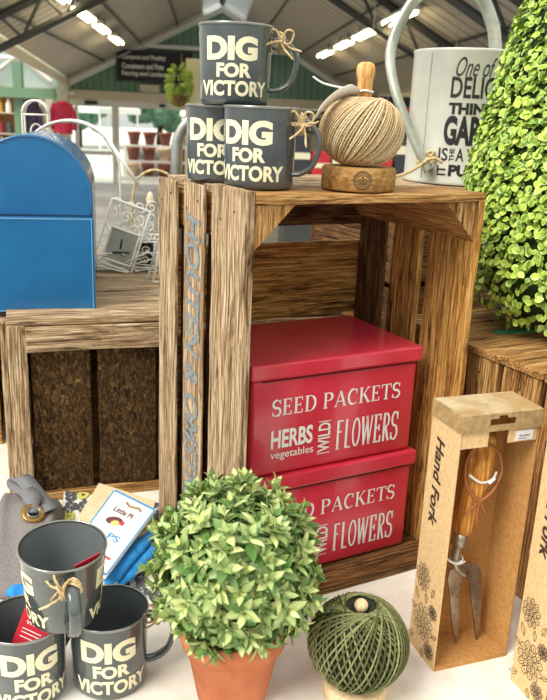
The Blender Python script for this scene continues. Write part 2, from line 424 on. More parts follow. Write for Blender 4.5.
def hbar(bm, a, b, r=.035):
    tube(bm, [HM @ Vector(a), HM @ Vector(b)], r, 4)
bm = NB(); hbar(bm, (SR, T0, ZR), (SR, TE, ZR), .06); struct('trim_1', bm, M['truss'])
bm = NB()
for i in range(1, 4):
    s = SV+(SR-SV)*i/4.2; hbar(bm, (s, max(T0, TE-(s-SV)/.06), lz(s)-.03), (s, TE, lz(s)-.03), .018)
    s = SE+(SR-SE)*i/4.2; hbar(bm, (s, T0, rz_(s)-.03), (s, TE, rz_(s)-.03), .018)
struct('trim_2', bm, M['truss'])
bm = NB(); hbar(bm, (VS(T0)-.05, T0, lz(VS(T0))-.07), (SV-.05, TE, ZV-.07), .09); struct('trim_3', bm, M['beige'])
bm = NB(); hbar(bm, (SE+.05, T0, ZE-.07), (SE+.05, TE, ZE-.07), .11); struct('trim_4', bm, M['beige'])
def truss(t, label):
    o = thing('roof_truss', label, 'truss', HM @ Vector((SR, t, ZR-.4)), HA*-1)
    inv = Matrix.Translation(-(HM @ Vector((SR, t, ZR-.4))))
    rot = Matrix.Rotation(HA, 4, 'Z')
    def part(name, segs, r):
        bm = NB()
        for a, b in segs: hbar(bm, a, b, r)
        bmesh.ops.transform(bm, matrix=rot @ inv, verts=bm.verts); bobj(name, bm, M['truss'], o)
    for f, s0, nm in ((lz, VS(t), 'left'), (rz_, SE, 'right')):
        part('top_chord', [((s0, t, f(s0)-.07), (SR, t, f(SR)-.07))], .045)
        part('bottom_chord', [((s0, t, f(s0)-.38), (SR, t, f(SR)-.38))], .04)
        segs = []; n = 6
        for i in range(n):
            a = s0+(SR-s0)*i/n; b = s0+(SR-s0)*(i+.5)/n; c = s0+(SR-s0)*(i+1)/n
            segs += [((a, t, f(a)-.38), (b, t, f(b)-.07)), ((b, t, f(b)-.07), (c, t, f(c)-.38))]
        part('web', segs, .018)
truss(6.4, 'nearest dark steel roof truss across the top of the hall')
truss(9.0, 'dark steel roof truss farther back, before the strip lights end')
# gable wall with the doors
bm = NB()
prism(bm, [(SV-.1, TE, .95), (SE+.1, TE, .95), (SE+.1, TE, ZE), (SR, TE, ZR), (SV-.1, TE, ZV)], (0, 0, 0), (0, .12, 0))
bmesh.ops.transform(bm, matrix=HM, verts=bm.verts); struct('wall_back', bm, M['gwall'])
hb('wall_back_right', (.5, TE, FZ), (SE+.1, TE+.12, .76), M['beige'], st=True)
hb('trim_5', (SV-.1, TE-.06, .77), (SE+.1, TE+.12, .96), M['beige'], st=True)
hb('trim_6', (-1.6, TE-.1, 1.84), (1.75, TE-.02, 1.92), M['wpaint'], st=True)
hb('trim_7', (SV-.16, TE-.4, FZ), (SV+.06, TE-.16, ZV), M['beige'], st=True)
bm = NB(); hbar(bm, (SV, TE-.06, ZV-.1), (SR, TE-.06, ZR-.1), .09); hbar(bm, (SE, TE-.06, ZE-.1), (SR, TE-.06, ZR-.1), .09); struct('trim_8', bm, M['wpaint'])
dr = thing('door_1', 'white sliding glass entrance doors under the green gable', 'door', (0, 0, 0)); del dr['category']; del dr['label']; dr['kind'] = 'structure'
hb('door_track', (SV, TE-.05, .64), (.5, TE+.1, .78), M['wpaint'], dr)
for s in (-2.78, -2.0, -1.93, .4): hb('door_post', (s, TE-.03, FZ), (s+.07, TE+.05, .64), M['wpaint'], dr)
hb('door_rail', (-2.78, TE-.02, -.35), (-2.0, TE+.03, -.27), M['wpaint'], dr)
hb('glass_pane', (-2.7, TE, FZ), (-2.0, TE+.012, .64), M['glass'], dr)
hb('door_sensor', (-1.0, TE-.1, .68), (-.88, TE-.05, .74), M['black'], dr); hb('door_sensor', (-2.55, TE-.1, .68), (-2.3, TE-.05, .75), M['black'], dr)
el = thing('wall_lantern', 'beige box light under the chalkboard sign', 'lamp', HM @ Vector((-1.2, TE-.1, 1.06)), -HA)
bm = NB(); box(bm, (-.2, -.08, -.06), (.2, .1, .06), .01); bobj('housing', bm, M['beige'], el)
bm = NB(); box(bm, (-.18, -.06, -.08), (.18, .08, -.06)); bobj('diffuser', bm, M['wpaint'], el)
# chalkboard
cb = thing('chalkboard_sign', 'long black chalkboard with white lettering over the doors', 'sign', HM @ Vector((-1.05, TE-.12, 1.48)), -HA)
bm = NB(); box(bm, (-.82, -.02, -.29), (.72, .02, .29), .006); cbb = bobj('board', bm, M['chalk'], cb)
bm = NB()
for a in (((-.84, -.03, .28), (.74, .03, .31)), ((-.84, -.03, -.31), (.74, .03, -.28)), ((-.84, -.03, -.28), (-.81, .03, .28)), ((.71, -.03, -.28), (.74, .03, .28))): box(bm, *a)
bobj('frame', bm, M['truss'], cb)
pr = Print(); pr.text('Compost and Poultry', -.72, .1, .9, .12, .03); pr.text('Containers and Pots', -.72, -.06, .86, .11, .03); pr.text('Fencing and Landscaping', -.72, -.22, 1.1, .12, .03); pr.ribbon([(.5+.015*k_, -.16+.03*sin(k_*2.2)) for k_ in range(13)], .016)
pr.build('lettering', M['white'], cbb, lambda x, y: (x, -.022, y))
# fluorescent lights
def light(s, t0, t1, roofz, label, grp):
    z = roofz-.14; c = HM @ Vector((s, (t0+t1)/2, z)); L = (t1-t0)/2
    o = thing('strip_light', label, 'light', c, -HA, grp)
    bm = NB(); prism(bm, [(-.05, 0, .05), (.05, 0, .05), (.09, 0, .0), (-.09, 0, 0)], (0, -L, 0), (0, L, 0)); bobj('reflector', bm, M['wpaint'], o)
    bm = NB(); tube(bm, [(-.04, -L*.96, -.02), (-.04, L*.96, -.02)], .02, 8); tube(bm, [(.04, -L*.96, -.02), (.04, L*.96, -.02)], .02, 8); bobj('tube', bm, M['tubelight'], o)
    bm = NB()
    for y in (-L*.7, L*.7): tube(bm, [(0, y, .05), (0, y, .13)], .008, 6)
    bobj('hanger', bm, M['truss'], o)
for s, f, nm in ((-1.55, lz, 'left'), (2.03, rz_, 'right')):
    for i, (a, b) in enumerate(((8.3, 9.5), (10.0, 11.4), (11.9, 13.0), (13.8, 15.0))):
        light(s, a, b, f(s), 'hanging strip light on the %s roof slope, %s' % (nm, ('nearest of four', 'second nearest', 'third from the front', 'nearest the gable wall')[i]), 'strip lights under the roof')
# left aisle: posts, beam, glazed roof, shelving
M['aisleroof'] = mat('pale_roof_sheet', (214, 232, 226), .4, trans=.6)
bm = NB()
for a, b in (((-5.6, 1.9), (-4.3, 1.05)), ((-4.3, 1.9), (-5.6, 1.05)), ((-3.1, 1.9), (-4.2, 1.05)), ((-4.2, 2.0), (-3.0, 1.05)), ((-6, 1.45), (-2.9, 1.45))): hbar(bm, (a[0], TE-1.3, a[1]), (b[0], TE-1.3, b[1]), .05)
struct('trim_9', bm, M['wpaint'])
hb('wall_left', (-6.6, TE-1.2, FZ), (SV-.1, TE-1.1, .95), M['beige'], st=True)
hb('window_3', (-6.6, TE-1.2, .95), (SV-.02, TE-1.14, 3.2), M['aisleroof'], st=True)
hb('trim_10', (-6.6, 12.9, .72), (-2.35, 13.06, .87), M['gpaint'], st=True)
post = thing('aisle_post', 'sage green square post left of the hanging jackets', 'post', HM @ Vector((-2.93, 13.1, FZ)), -HA)
bm = NB(); box(bm, (-.07, -.07, 0), (.07, .07, 2.2)); bobj('shaft', bm, M['gpaint'], post)
bm = NB(); box(bm, (-.12, -.12, 0), (.12, .12, .1)); bobj('foot', bm, M['gpaint'], post)
sh = thing('shelf_unit', 'pale shelving with small goods behind the green post', 'shelf', HM @ Vector((-3.6, 15.4, FZ)), -HA)
for z in (.75, 1.05, 1.42, 1.78): bx('shelf', (-.9, -.2, z-.02), (.55, .2, z), M['beige'], sh)
bx('back_panel', (-.9, .2, 0), (.55, .23, 1.8), M['kraftin'], sh); bx('side_panel', (-.93, -.2, 0), (-.9, .23, 1.8), M['beige'], sh); bx('side_panel', (.55, -.2, 0), (.58, .23, 1.8), M['beige'], sh)
cols = [(150, 40, 60), (90, 60, 110), (200, 150, 60), (60, 70, 80), (190, 90, 60), (230, 226, 210), (120, 30, 50)]
pm = [noisy('packaging_%d' % i, c, tuple(min(255, v+25) for v in c), 20, .5) for i, c in enumerate(cols)]
k = 0
for row, z in enumerate((.75, 1.05, 1.42)):
    for i in range(9):
        a = HM @ Vector((-3.6, 15.4, FZ)) + Matrix.Rotation(-HA, 3, 'Z') @ Vector((-.8+i*.155, -.06, z))
        bm = NB(); lathe(bm, [(0, 0), (.05, 0), (.052, .01), (.052, .15), (.03, .18), (.022, .2), (.022, .235), (0, .235)], 10); bmesh.ops.translate(bm, vec=a, verts=bm.verts)
        o = bobj('jar', bm, pm[(i*3+row*2) % 7]); k += 1
        tag(o, 'small jar on the %s board of the pale shelving' % ('lowest', 'middle', 'upper')[row], 'jar', 'jars on the pale shelving, %s board' % ('lowest', 'middle', 'upper')[row])
def jacket(s, t, z, m, label):
    o = thing('jacket', label, 'jacket', HM @ Vector((s, t, z)), -HA)
    bm = NB()
    rings = []
    for (hw, dp, zz) in ((.05, .05, 0), (.11, .07, -.03), (.15, .08, -.08), (.14, .08, -.25), (.15, .09, -.45), (.16, .09, -.5)):
        rings.append([bm.verts.new((hw*cos(2*pi*i/16), dp*sin(2*pi*i/16), zz)) for i in range(16)])
    for A, B in zip(rings, rings[1:]):
        for i in range(16): bm.faces.new((A[i], A[(i+1) % 16], B[(i+1) % 16], B[i]))
    bm.faces.new(rings[0]); bm.faces.new(rings[-1]); bobj('body', bm, m, o, True)
    for sg in (-1, 1):
        bm = NB(); tube(bm, [(sg*.11, 0, -.05), (sg*.17, 0, -.2), (sg*.18, -.01, -.38), (sg*.175, -.02, -.44)], [.05, .05, .045, .04], 10); bobj('sleeve', bm, m, o, True)
    bm = NB(); tube(bm, smoothpts([(-.1, 0, -.03), (0, 0, .03), (0, 0, .1), (.025, 0, .13), (.03, 0, .1)], 4), .008, 6); bobj('hanger', bm, M['galv'], o)
jacket(-2.30, 13.27, .70, noisy('pink_red_cloth', (176, 24, 60), (206, 50, 84), 12, .7), 'bright pinkish red jacket hanging by the green beam')
jacket(-2.83, 13.27, .70, noisy('purple_cloth', (64, 52, 84), (92, 76, 112), 12, .7), 'dark purple jacket hanging left of the pinkish red one')
bm = NB(); tube(bm, [HM @ Vector((-3.0, 13.27, .823)), HM @ Vector((-2.1, 13.27, .823))], .014, 6)
for s_ in (-2.80, -2.56, -2.11): tube(bm, [HM @ Vector((s_, 13.05, .823)), HM @ Vector((s_, 13.27, .823))], .01, 6)
tag(bobj('clothes_rail', bm, M['galv']), 'thin metal rail above the hanging jackets', 'rail')
# pale post with a hanging basket
pp = thing('timber_post', 'pale cream square post behind the stacked mugs', 'post', HM @ Vector((-.2, 12, FZ)), -HA)
bm = NB(); box(bm, (-.11, -.1, 0), (.11, .1, 2.3)); bobj('shaft', bm, mat('cream_paint', (250, 242, 196), .6), pp)
bm = NB(); box(bm, (-.15, -.14, 0), (.15, .14, .12)); bobj('foot', bm, M['beige'], pp)

# ------------------------------------------------------------------ leaves
def add_leaf(bm, uvl, P, d, nrm, L, wd, curl=.2, fold=.12, rnd=False):
    d = d.normalized(); s = d.cross(nrm).normalized(); n = s.cross(d).normalized()
    st = ((0, .0), (.22, .75), (.55, 1.0), (.82, .7), (1, 0)) if rnd else ((0, .08), (.25, .7), (.5, 1.0), (.78, .62), (1, 0))
    rows = []
    for t, wf in st:
        c = P+d*(L*t)-n*(curl*L*t*t)+n*(.03*L)
        if wf == 0: rows.append([(bm.verts.new(c), 1.0 if t else .0)])
        else:
            hw = wd/2*wf
            rows.append([(bm.verts.new(c-s*hw+n*(fold*wd)), 1.0), (bm.verts.new(c), 0.0), (bm.verts.new(c+s*hw+n*(fold*wd)), 1.0)])
    for A, B in zip(rows, rows[1:]):
        if len(A) == 1 and len(B) == 3: qs = [(A[0], B[1], B[0]), (A[0], B[2], B[1])]
        elif len(B) == 1: qs = [(A[0], A[1], B[0]), (A[1], A[2], B[0])]
        else: qs = [(A[0], A[1], B[1], B[0]), (A[1], A[2], B[2], B[1])]
        for q in qs:
            f = bm.faces.new([v for v, _ in q])
            for lp, (_, e) in zip(f.loops, q): lp[uvl].uv = (e, 0)
def leaf_obj(name, bm, m, parent):
    me = bpy.data.meshes.new(name); bm.to_mesh(me); bm.free(); me.materials.append(m)
    for f in me.polygons: f.use_smooth = True
    o = bpy.data.objects.new(name, me); return link(o, parent)
rv = lambda a=1: Vector((random.uniform(-a, a), random.uniform(-a, a), random.uniform(-a, a)))
bm = NB(); uvl = bm.loops.layers.uv.new('UVMap')
hbk = thing('hanging_plant', 'leafy green plant hanging on the pale cream post', 'plant', HM @ Vector((-.40, 11.72, .98)), -HA)
for i in range(200):
    d = rv().normalized(); P = Vector((d.x*.12, d.y*.1, d.z*.22)); add_leaf(bm, uvl, P, d+Vector((0, 0, -.6)), Vector((0, -1, .3)), .11, .045)
leaf_obj('foliage', bm, M['box'], hbk)
bm = NB(); lathe(bm, [(0, -.3), (.1, -.27), (.16, -.15), (.14, -.14), (0, -.2)], 16); tube(bm, [(.02, 0, -.15), (.03, .06, .3), (.03, .16, .42)], .012, 6); bobj('basket', bm, M['jutecore'], hbk)

# ------------------------------------------------------------------ outside the doors
M['treeleaf'] = noisy('tree_leaves', (44, 84, 66), (104, 148, 118), 4, .7)
for i, (s, t, r, h, lb) in enumerate(((-3.2, 33, 1.5, 1.0, 'dark green tree outside, left of the doorway'), (-1.3, 36, 1.7, 1.2, 'dark green tree outside, seen mid doorway'), (.8, 34, 1.6, 1.1, 'dark green tree outside, right in the doorway'))):
    o = thing('tree', lb, 'tree', HM @ Vector((s*1.6, t, FZ)), 0)
    bm = NB(); bmesh.ops.create_icosphere(bm, subdivisions=4, radius=r)
    for v in bm.verts: v.co *= 1+.35*noise.noise(v.co*1.6+Vector((i*9, 0, 0)))+.14*noise.noise(v.co*6); v.co.z = v.co.z*.8+h+1.0
    bobj('crown', bm, M['treeleaf'], o)
    bm = NB(); tube(bm, [(0, 0, 0), (.05, 0, 1.2)], [.16, .1], 8); bobj('trunk', bm, M['soil'], o)
M['potbrown'] = noisy('brown_glaze', (96, 44, 30), (146, 78, 52), 8, .4)
M['potcream'] = noisy('pale_glaze', (206, 176, 140), (226, 200, 168), 8, .4)
def potshape(bm, r, h): lathe(bm, [(0, 0), (r*.7, 0), (r, h*.75), (r*1.12, h*.78), (r*1.12, h), (r*.95, h), (r*.85, h*.8), (0, h*.8)], 14)
stg = thing('pot_stand', 'stepped white stand of garden pots beyond the doors', 'stand', HM @ Vector((-1.15, 18.6, FZ-.02)), -HA)
for j in range(3):
    bx('step', (-.8, .02+j*.36, 0), (.75, .36+j*.36, .1+j*.34), M['wpaint'], stg)
pn = 0
for j in range(3):
    for i in range(4):
        c = HM @ Vector((-1.15, 18.6, FZ-.02)) + Matrix.Rotation(-HA, 3, 'Z') @ Vector((-.57+i*.37, .19+j*.36, .101+j*.34))
        bm = NB(); potshape(bm, .145, .3); bmesh.ops.translate(bm, vec=c, verts=bm.verts)
        o = bobj('flower_pot', bm, M['potcream'] if (i, j) in ((0, 0), (2, 1)) else M['potbrown'], None, True)
        tag(o, '%s glazed pot, %s from the left on the %s step outside the doors' % ('cream' if (i, j) in ((0, 0), (2, 1)) else 'brown', ('first', 'second', 'third', 'fourth')[i], ('bottom', 'middle', 'top')[j]), 'pot', 'garden pots outside the doors')
gz = thing('market_canopy', 'white market canopy outside, seen through the glass doors', 'canopy', HM @ Vector((-3.1, 25, FZ)), -HA)
bm = NB(); lathe(bm, [(0, 2.2), (1.1, 1.55), (1.1, 1.4), (1.06, 1.4), (0, 2.1)], 4); bobj('roof', bm, M['wpaint'], gz)
for a in range(4):
    bm = NB(); x, y = 1.0*cos(a*pi/2), 1.0*sin(a*pi/2); tube(bm, [(x, y, 0), (x, y, 1.45)], .03, 6); bobj('leg', bm, M['wpaint'], gz)
g2 = dup(gz, HM @ Vector((.2, 27, FZ)), .3, 'white market canopy outside, straight behind the pot stand')

# ------------------------------------------------------------------ stall things deep in the hall, right of the doors
def counter(s, t, w_, d_, h_, label, nm, ht=.8):
    o = thing('shop_counter', label, 'counter', HM @ Vector((s, t, FZ)), -HA)
    bx('body', (-w_/2, -d_/2, .06), (w_/2, d_/2, h_-.03), M['truss'], o); bx('plinth', (-w_/2+.03, -d_/2+.03, 0), (w_/2-.03, d_/2-.03, .06), M['truss'], o)
    bx('worktop', (-w_/2-.02, -d_/2-.03, h_-.03), (w_/2+.02, d_/2+.02, h_), M['beige'], o)
    return o
counter(1.62, 6.9, 1.9, .5, 1.0, 'long dark counter of goods behind the mugs and jute ball', 'c')
rb = [('red', mat('red_goods', (196, 40, 48), .5)), ('white', mat('white_goods', (230, 228, 222), .5)), ('dark grey', mat('dark_goods', (52, 54, 58), .5)), ('tan', mat('tan_goods', (190, 150, 104), .5))]
for i in range(10):
    cn, mm = rb[(2, 0, 1, 2, 0, 2, 3, 0, 2, 2)[i]]; h_ = (.42, .30, .36, .5, .26, .55, .4, .44, .5, .52)[i]
    c = HM @ Vector((.80+i*.18, 6.9, FZ+1.0)); o = thing('goods_box', '%s box, %s from the left on the long dark counter' % (cn, ('first', 'second', 'third', 'fourth', 'fifth', 'sixth', 'seventh', 'eighth', 'ninth', 'last')[i]), 'box', c, -HA, 'boxes on the long counter')
    bx('carton', (-.08, -.1, 0), (.08, .1, h_), mm, o, .008); bx('top_band', (-.082, -.102, h_*.55), (.082, .102, h_*.68), M['cream'], o)
def poster(s, z, w_, h_, label):
    o = thing('framed_poster', label, 'poster', HM @ Vector((s, TE-.08, z)), -HA)
    bx('frame', (-w_/2, -.02, -h_/2), (w_/2, .02, h_/2), M['black'], o); bx('print', (-w_/2+.04, -.026, -h_/2+.04), (w_/2-.04, -.018, h_/2-.04), M['wpaint'], o)
    bx('picture', (-w_/4, -.03, -h_/4), (w_/4, -.024, h_/4), M['greyp'], o)
poster(1.55, .5, .36, .42, 'small framed notice on the end wall, left one of two')
poster(2.35, .5, .4, .44, 'small framed notice on the end wall, right one of two')
hb('wall_right', (SE+.06, 4, FZ), (SE+.16, TE, .95), M['truss'], st=True)
sg = thing('hanging_sign', 'dark hanging sign with red lettering behind the jute ball', 'sign', HM @ Vector((1.925, 7.7, .705)), -HA)
bx('board', (-.5, -.02, -.14), (.5, .02, .14), M['chalk'], sg)
M['redlet'] = mat('red_letters', (226, 52, 40), .5)
for x in (-.4, .4):
    bm = NB(); tube(bm, [(x, 0, .14), (x, 0, 1.15)], .006, 6); bobj('chain', bm, M['galv'], sg)
for i in range(5): bx('red_bar', (-.4+i*.17, -.026, -.05), (-.29+i*.17, -.018, .05), M['redlet'], sg)

# ------------------------------------------------------------------ display table
tb = thing('display_table', 'white painted display table under all the goods', 'table', (0, 1.25, FZ))
bm = NB(); box(bm, (-1.0, -.95, .905), (1.1, .85, .95), .004); bobj('tabletop', bm, M['table'], tb)
for x in (-.9, 1.0):
    for y in (-.85, .75): bx('leg', (x-.035, y-.035, 0), (x+.035, y+.035, .905), M['wpaint'], tb)
bx('apron', (-.9, -.86, .82), (1.0, -.84, .905), M['wpaint'], tb)

# ------------------------------------------------------------------ crates
YW = radians(28.03); CO = Vector((-.0369, .8788, 0)); cu = Vector((cos(YW), sin(YW), 0)); cv = Vector((-sin(YW), cos(YW), 0))
def C(u, v, z=0): return CO+cu*u+cv*v+Vector((0, 0, z))
CW, CD, CH = .3495, .29, .5505
cr = thing('wooden_crate', 'weathered slatted crate stood on end around the red tins', 'crate', CO, YW)
t = .012
nl = lambda v: [((-.0003, v-.018, .528), (-1, 0, 0)), ((-.0003, v+.02, .515), (-1, 0, 0))]
board('side_plank', (0, 0, .0), (t, .101, .5545), W('grey', 2), cr, 2, nails=nl(.05))
sp_ = board('side_plank', (0, .124, .0), (.005, .194, .549), W('grey', 2), cr, 2, nails=nl(.162))
board('side_plank', (0, .222, .0), (.005, .296, .546), W('grey', 2), cr, 2, nails=nl(.26))
for a, b in ((.09, .145), (.185, .24)): board('gap_shade_strip', (.0135, a, .014), (.02, b, .535), W('dark', 2), cr, 2)  # dark strips added to stand for shade in the slat gaps, hiding the tin
pr = Print(); pr.text('HOUTEN & OMSTREKEN', .132, .0, .048, .508, .025, .15, rot=-90)
pr.build('stencil', M['blueink'], sp_, lambda x, y: (-.0006, .314-x, y), label='faded blue stencilled lettering reading downwards')
board('side_plank', (CW-t, 0, 0), (CW, .098, .5405), W('gold', 2), cr, 2, .002)
board('side_plank', (CW-t, .117, 0), (CW, .184, .5405), W('gold', 2), cr, 2, .002)
board('side_plank', (CW-t, .207, 0), (CW, .277, .5405), W('dark', 2), cr, 2, .002)
for a, b in ((0, .1), (.103, .195), (.198, .29)):
    board('top_plank', (t, a, .5385), (CW, b, .5505), W('grey', 0) if a else W('warm', 0), cr, 0)
    board('base_plank', (t, a, .0), (CW-t, b, .013), W('dark', 0), cr, 0)
for z0, z1, kd in ((.472, .538, 'dark'), (.324, .446, 'gold'), (.19, .314, 'warm'), (.03, .18, 'dark')):
    board('back_plank', (.008, CD-t, z0), (CW-.001, CD, z1), W(kd, 0), cr, 0, .001)
for (uu, sg_) in ((t, 1), (CW-t, -1)):
    for (zz, sz) in ((.5385, -1), (.013, 1)):
        if sz > 0: continue
        bm = NB(); L = .052
        prism(bm, [(uu, 0, zz), (uu+sg_*L, 0, zz), (uu, 0, zz+sz*L)], (0, .003, 0), (0, CD-t-.001, 0))
        bm.faces.ensure_lookup_table(); bm.faces[0].material_index = bm.faces[1].material_index = 1; bobj('corner_block', bm, [W('warm', 1), W('warm', 2)], cr)
# left crate, lying on its side
lc = thing('wooden_crate', 'dark-panelled crate lying under the blue letter box', 'crate', C(-.2, .431), radians(18))
LW, LD, LH = .56, .64, .306
board('front_rail', (.028, -.006, .262), (LW, .01, LH-.002), W('grey', 0), lc, 0)
board('front_rail', (.028, -.004, .0), (LW, .01, .016), W('warm', 0), lc, 0)
board('corner_post', (0, -.004, 0), (.03, .024, LH), W('grey', 2), lc, 2)
for a, b in ((.033, .128), (.138, .235), (.245, .34), (.35, .445), (.455, .545)):
    board('front_panel', (a, .0105, .012), (b, .02, .264), M['sawn'], lc, 2)
for a, b in ((-.004, .09), (.094, .18), (.184, .27), (.274, .365), (.369, .455), (.459, .55), (.554, LD)):
    board('top_plank', (0.0, a+.001, LH-.001), (LW, b, LH+.012), W('grey', 0), lc, 0)
for a, b in ((.03, .12), (.13, .24), (.25, LD-.01)):
    board('side_plank', (-.012, a, 0), (0, b, LH-.003), W('grey', 2), lc, 2)
board('back_plank', (0, LD-.012, 0), (LW, LD, LH-.003), M['sawn'], lc, 0); board('base_plank', (.03, .022, 0), (LW, LD-.014, .012), W('dark', 0), lc, 0)
LT = LH+.012
# right crate under the topiary
rc = thing('wooden_crate', 'brown slatted crate under the clipped topiary', 'crate', C(.385, -.18), YW)
for a, b in ((.0, .07), (.078, .15), (.158, .23), (.238, .31), (.318, .39)):
    board('side_plank', (.002, a, 0), (.014, b, .318), W('warm', 2), rc, 2, nails=[((.0012, (a+b)/2, .295), (-1, 0, 0))])
    board('top_plank', (0, a-.002, .318), (.44, b+.004, .33), W('warm', 0), rc, 0)
for a, b in ((.0, .1), (.11, .2), (.21, .31)): board('front_plank', (.016, -.0, a), (.44, .012, b), W('warm', 0), rc, 0)
board('back_plank', (.016, .378, 0), (.44, .39, .317), W('dark', 0), rc, 0); board('base_plank', (.016, .013, 0), (.44, .377, .012), W('dark', 0), rc, 0)
board('side_plank', (.428, .013, .012), (.44, .377, .317), W('warm', 2), rc, 2)
# crate behind, carrying the watering can, and ochre crate at far left
def plaincrate(loc, w_, d_, h_, label, kd, yaw=YW):
    o = thing('wooden_crate', label, 'crate', loc, yaw); n = 3
    for i in range(n):
        a, b = i*h_/n, (i+1)*h_/n-.01
        board('front_plank', (0, 0, a), (w_, .012, b), W(kd, 0), o, 0); board('back_plank', (0, d_-.012, a), (w_, d_, b), W(kd, 0), o, 0)
        board('side_plank', (0, .0125, a), (.012, d_-.0125, b), W(kd, 1), o, 1); board('side_plank', (w_-.012, .0125, a), (w_, d_-.0125, b), W(kd, 1), o, 1)
    m = 3
    for i in range(m): board('top_plank', (0, i*d_/m, h_-.009), (w_, (i+1)*d_/m-.004, h_+.002), W('grey', 0), o, 0)
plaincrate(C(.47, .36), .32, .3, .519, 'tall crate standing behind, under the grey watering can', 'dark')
plaincrate((-.862, 1.287, 0), .36, .3, .34, 'ochre crate at far left, behind the dark-panelled crate', 'gold', radians(18))

# ------------------------------------------------------------------ red seed tins
BY = radians(28.53); BO = Vector((-.0169, .9372, 0)); bu = Vector((cos(BY), sin(BY), 0)); bv = Vector((-sin(BY), cos(BY), 0))
BW, BD = .261, .186
def tin(z, H, label, off):
    o = thing('seed_tin', label, 'tin box', BO+Vector((0, 0, z))+bu*off, BY, 'red seed packet tins')
    bm = NB(); box(bm, (-.005, .003, 0), (BW-.003, BD-.003, H-.022), .006); tb_ = bobj('body', bm, M['red'], o, True)
    bm = NB(); box(bm, (-.009, -.003, H-.0215), (BW, BD, H), .003); bobj('lid', bm, M['red'], o)
    bm = NB(); box(bm, (.01, .0022, H-.026), (BW-.007, .004, H-.0245)); bobj('seam', bm, mat('dark_red_seam', (96, 10, 24), .4), o)
    pr = Print(); x0 = .0255
    z0 = .0845; serif(pr, 'SEED PACKETS', x0, z0+.0005, .205, .0225)
    pr.text('HERBS', x0, .038, .064, .027, .03); pr.text('vegetables', x0, .0205, .066, .0145, .004)
    pr.text('WILD', .0985, .0215, .019, .043, .02, rot=90)
    for y in (.0195, .0665): pr.ribbon([(.0985, y), (.1175, y)], .0012)
    serif(pr, 'FLOWERS', .1275, .0205, .1045, .0435, .135, .09)
    def fn(x, y): return (x, .0022, y)
    pr.build('lettering', M['white'], tb_, fn)
    return o
tin(.0145, .159, 'red seed packet tin at the bottom, half hidden by the potted plant', .004)
tin(.175, .159, 'red seed packet tin on top, its lid bare in the crate', -.003)

# ------------------------------------------------------------------ mugs
def knot(parent, c, r=.011, tails=2, seed=1, m=None, name='twine_tie', s=1, axis=None):
    rnd = random.Random(seed); bm = NB(); c = Vector(c)
    for k in range(3):
        a = rnd.uniform(-.5, .5)
        pts = [c+Vector((a*.004+.0035*sin(q*2+k)*1.0, r*cos(q), r*1.1*sin(q)+.002*k-.002)) for q in (2*pi*i/14 for i in range(14))]
        tube(bm, pts, .0013*s, 6, True)
    for k in range(2):      # bow loops
        sg = -1 if k else 1
        pts = smoothpts([c+Vector((0, -r, 0)), c+Vector((.006*sg, -r-.006, .012)), c+Vector((.014*sg, -r-.004, .01)), c+Vector((.010*sg, -r-.002, -.002)), c+Vector((0, -r, 0))], 5); tube(bm, pts, .0012*s, 6)
    for k in range(tails):
        q = c+Vector((rnd.uniform(-.004, .004), -r, 0)); pts = [q]
        d = Vector((rnd.uniform(-1, 1), -.5, -1 if k % 2 == 0 else .2))
        for i in range(4): d += rv(.4); pts.append(pts[-1]+d.normalized()*.007)
        tube(bm, smoothpts(pts, 3), .0012*s, 6)
    return bobj(name, bm, m or M['raffia'], parent, True)
MR = .043
def mug(label, loc, rz, taper=.93, sc=1.0, tie=True, tilt=None, seed=1, tails=3, both=True, H=.09, tcent=0):
    o = thing('enamel_mug', label, 'mug', loc, rz, 'grey enamel slogan mugs')
    o.scale = (sc, sc, sc)
    if tilt: o.rotation_euler = (tilt[0], tilt[1], rz)
    rb_ = MR*taper
    rad = lambda z: rb_+(MR-.0012-rb_)*min(1, max(0, z/H))
    bm = NB(); lathe(bm, [(0, .0012), (rb_-.008, .0012), (rb_-.006, 0), (rb_-.003, .0006), (rb_-.0008, .003), (rad(.006), .006), (rad(H*.5), H*.5), (rad(H), H-.0025)], 56); body_ = bobj('body', bm, M['enamel'], o, True)
    bm = NB(); lathe(bm, [(rad(H)-.0012, H-.002), (rad(H*.5)-.0016, H*.5), (rb_-.003, .006), (rb_-.006, .003), (0, .003)], 56); bobj('interior', bm, M['enamel_in'], o, True)
    bm = NB(); lathe(bm, [(MR+.0010*cos(a)-.0008, H-.0012+.0016*sin(a)) for a in (2*pi*i/10 for i in range(10))], 56, closed=True); bobj('rim', bm, M['rim'], o, True)
    hp = smoothpts([(rad(.072)-.002, 0, .0745), (MR+.013, 0, .0745), (MR+.0255, 0, .062), (MR+.0265, 0, .045), (MR+.020, 0, .0275), (MR+.007, 0, .0185), (rad(.017)-.0025, 0, .0175)], 6)
    bm = NB(); tube(bm, hp, .0062, 10, flat=.5); hd_ = bobj('handle', bm, M['enamel'], o, True)
    pr = Print()
    for sgn in ((-1, 1) if both else (-1,)):
        q = Print(); q.text('DIG', -.036, .0485, .064, .0265, .055); q.text('FOR', -.0215, .0300, .042, .0158, .045); q.text('VICTORY', -.0445, .0095, .089, .0172, .04)
        def fn(x, y, s_=sgn):
            a = s_*pi/2+x/MR+tcent*s_; rr = rad(y)+.0004
            return (rr*cos(a), rr*sin(a), y)
        q.build('lettering', M['cream'], body_, fn, cut=.003)
    if tie: knot(hd_, (MR+.008, 0, .0735), .0085, tails, seed)
    return o
mug('grey slogan mug at front on the tall crate, beside the jute ball', (-.0275, .975, .551), radians(-16), seed=3, tails=4, sc=1.055)
mug('grey slogan mug at back left on the tall crate, partly hidden', (-.0811, 1.0505, .551), radians(-8), tie=False, sc=1.055)
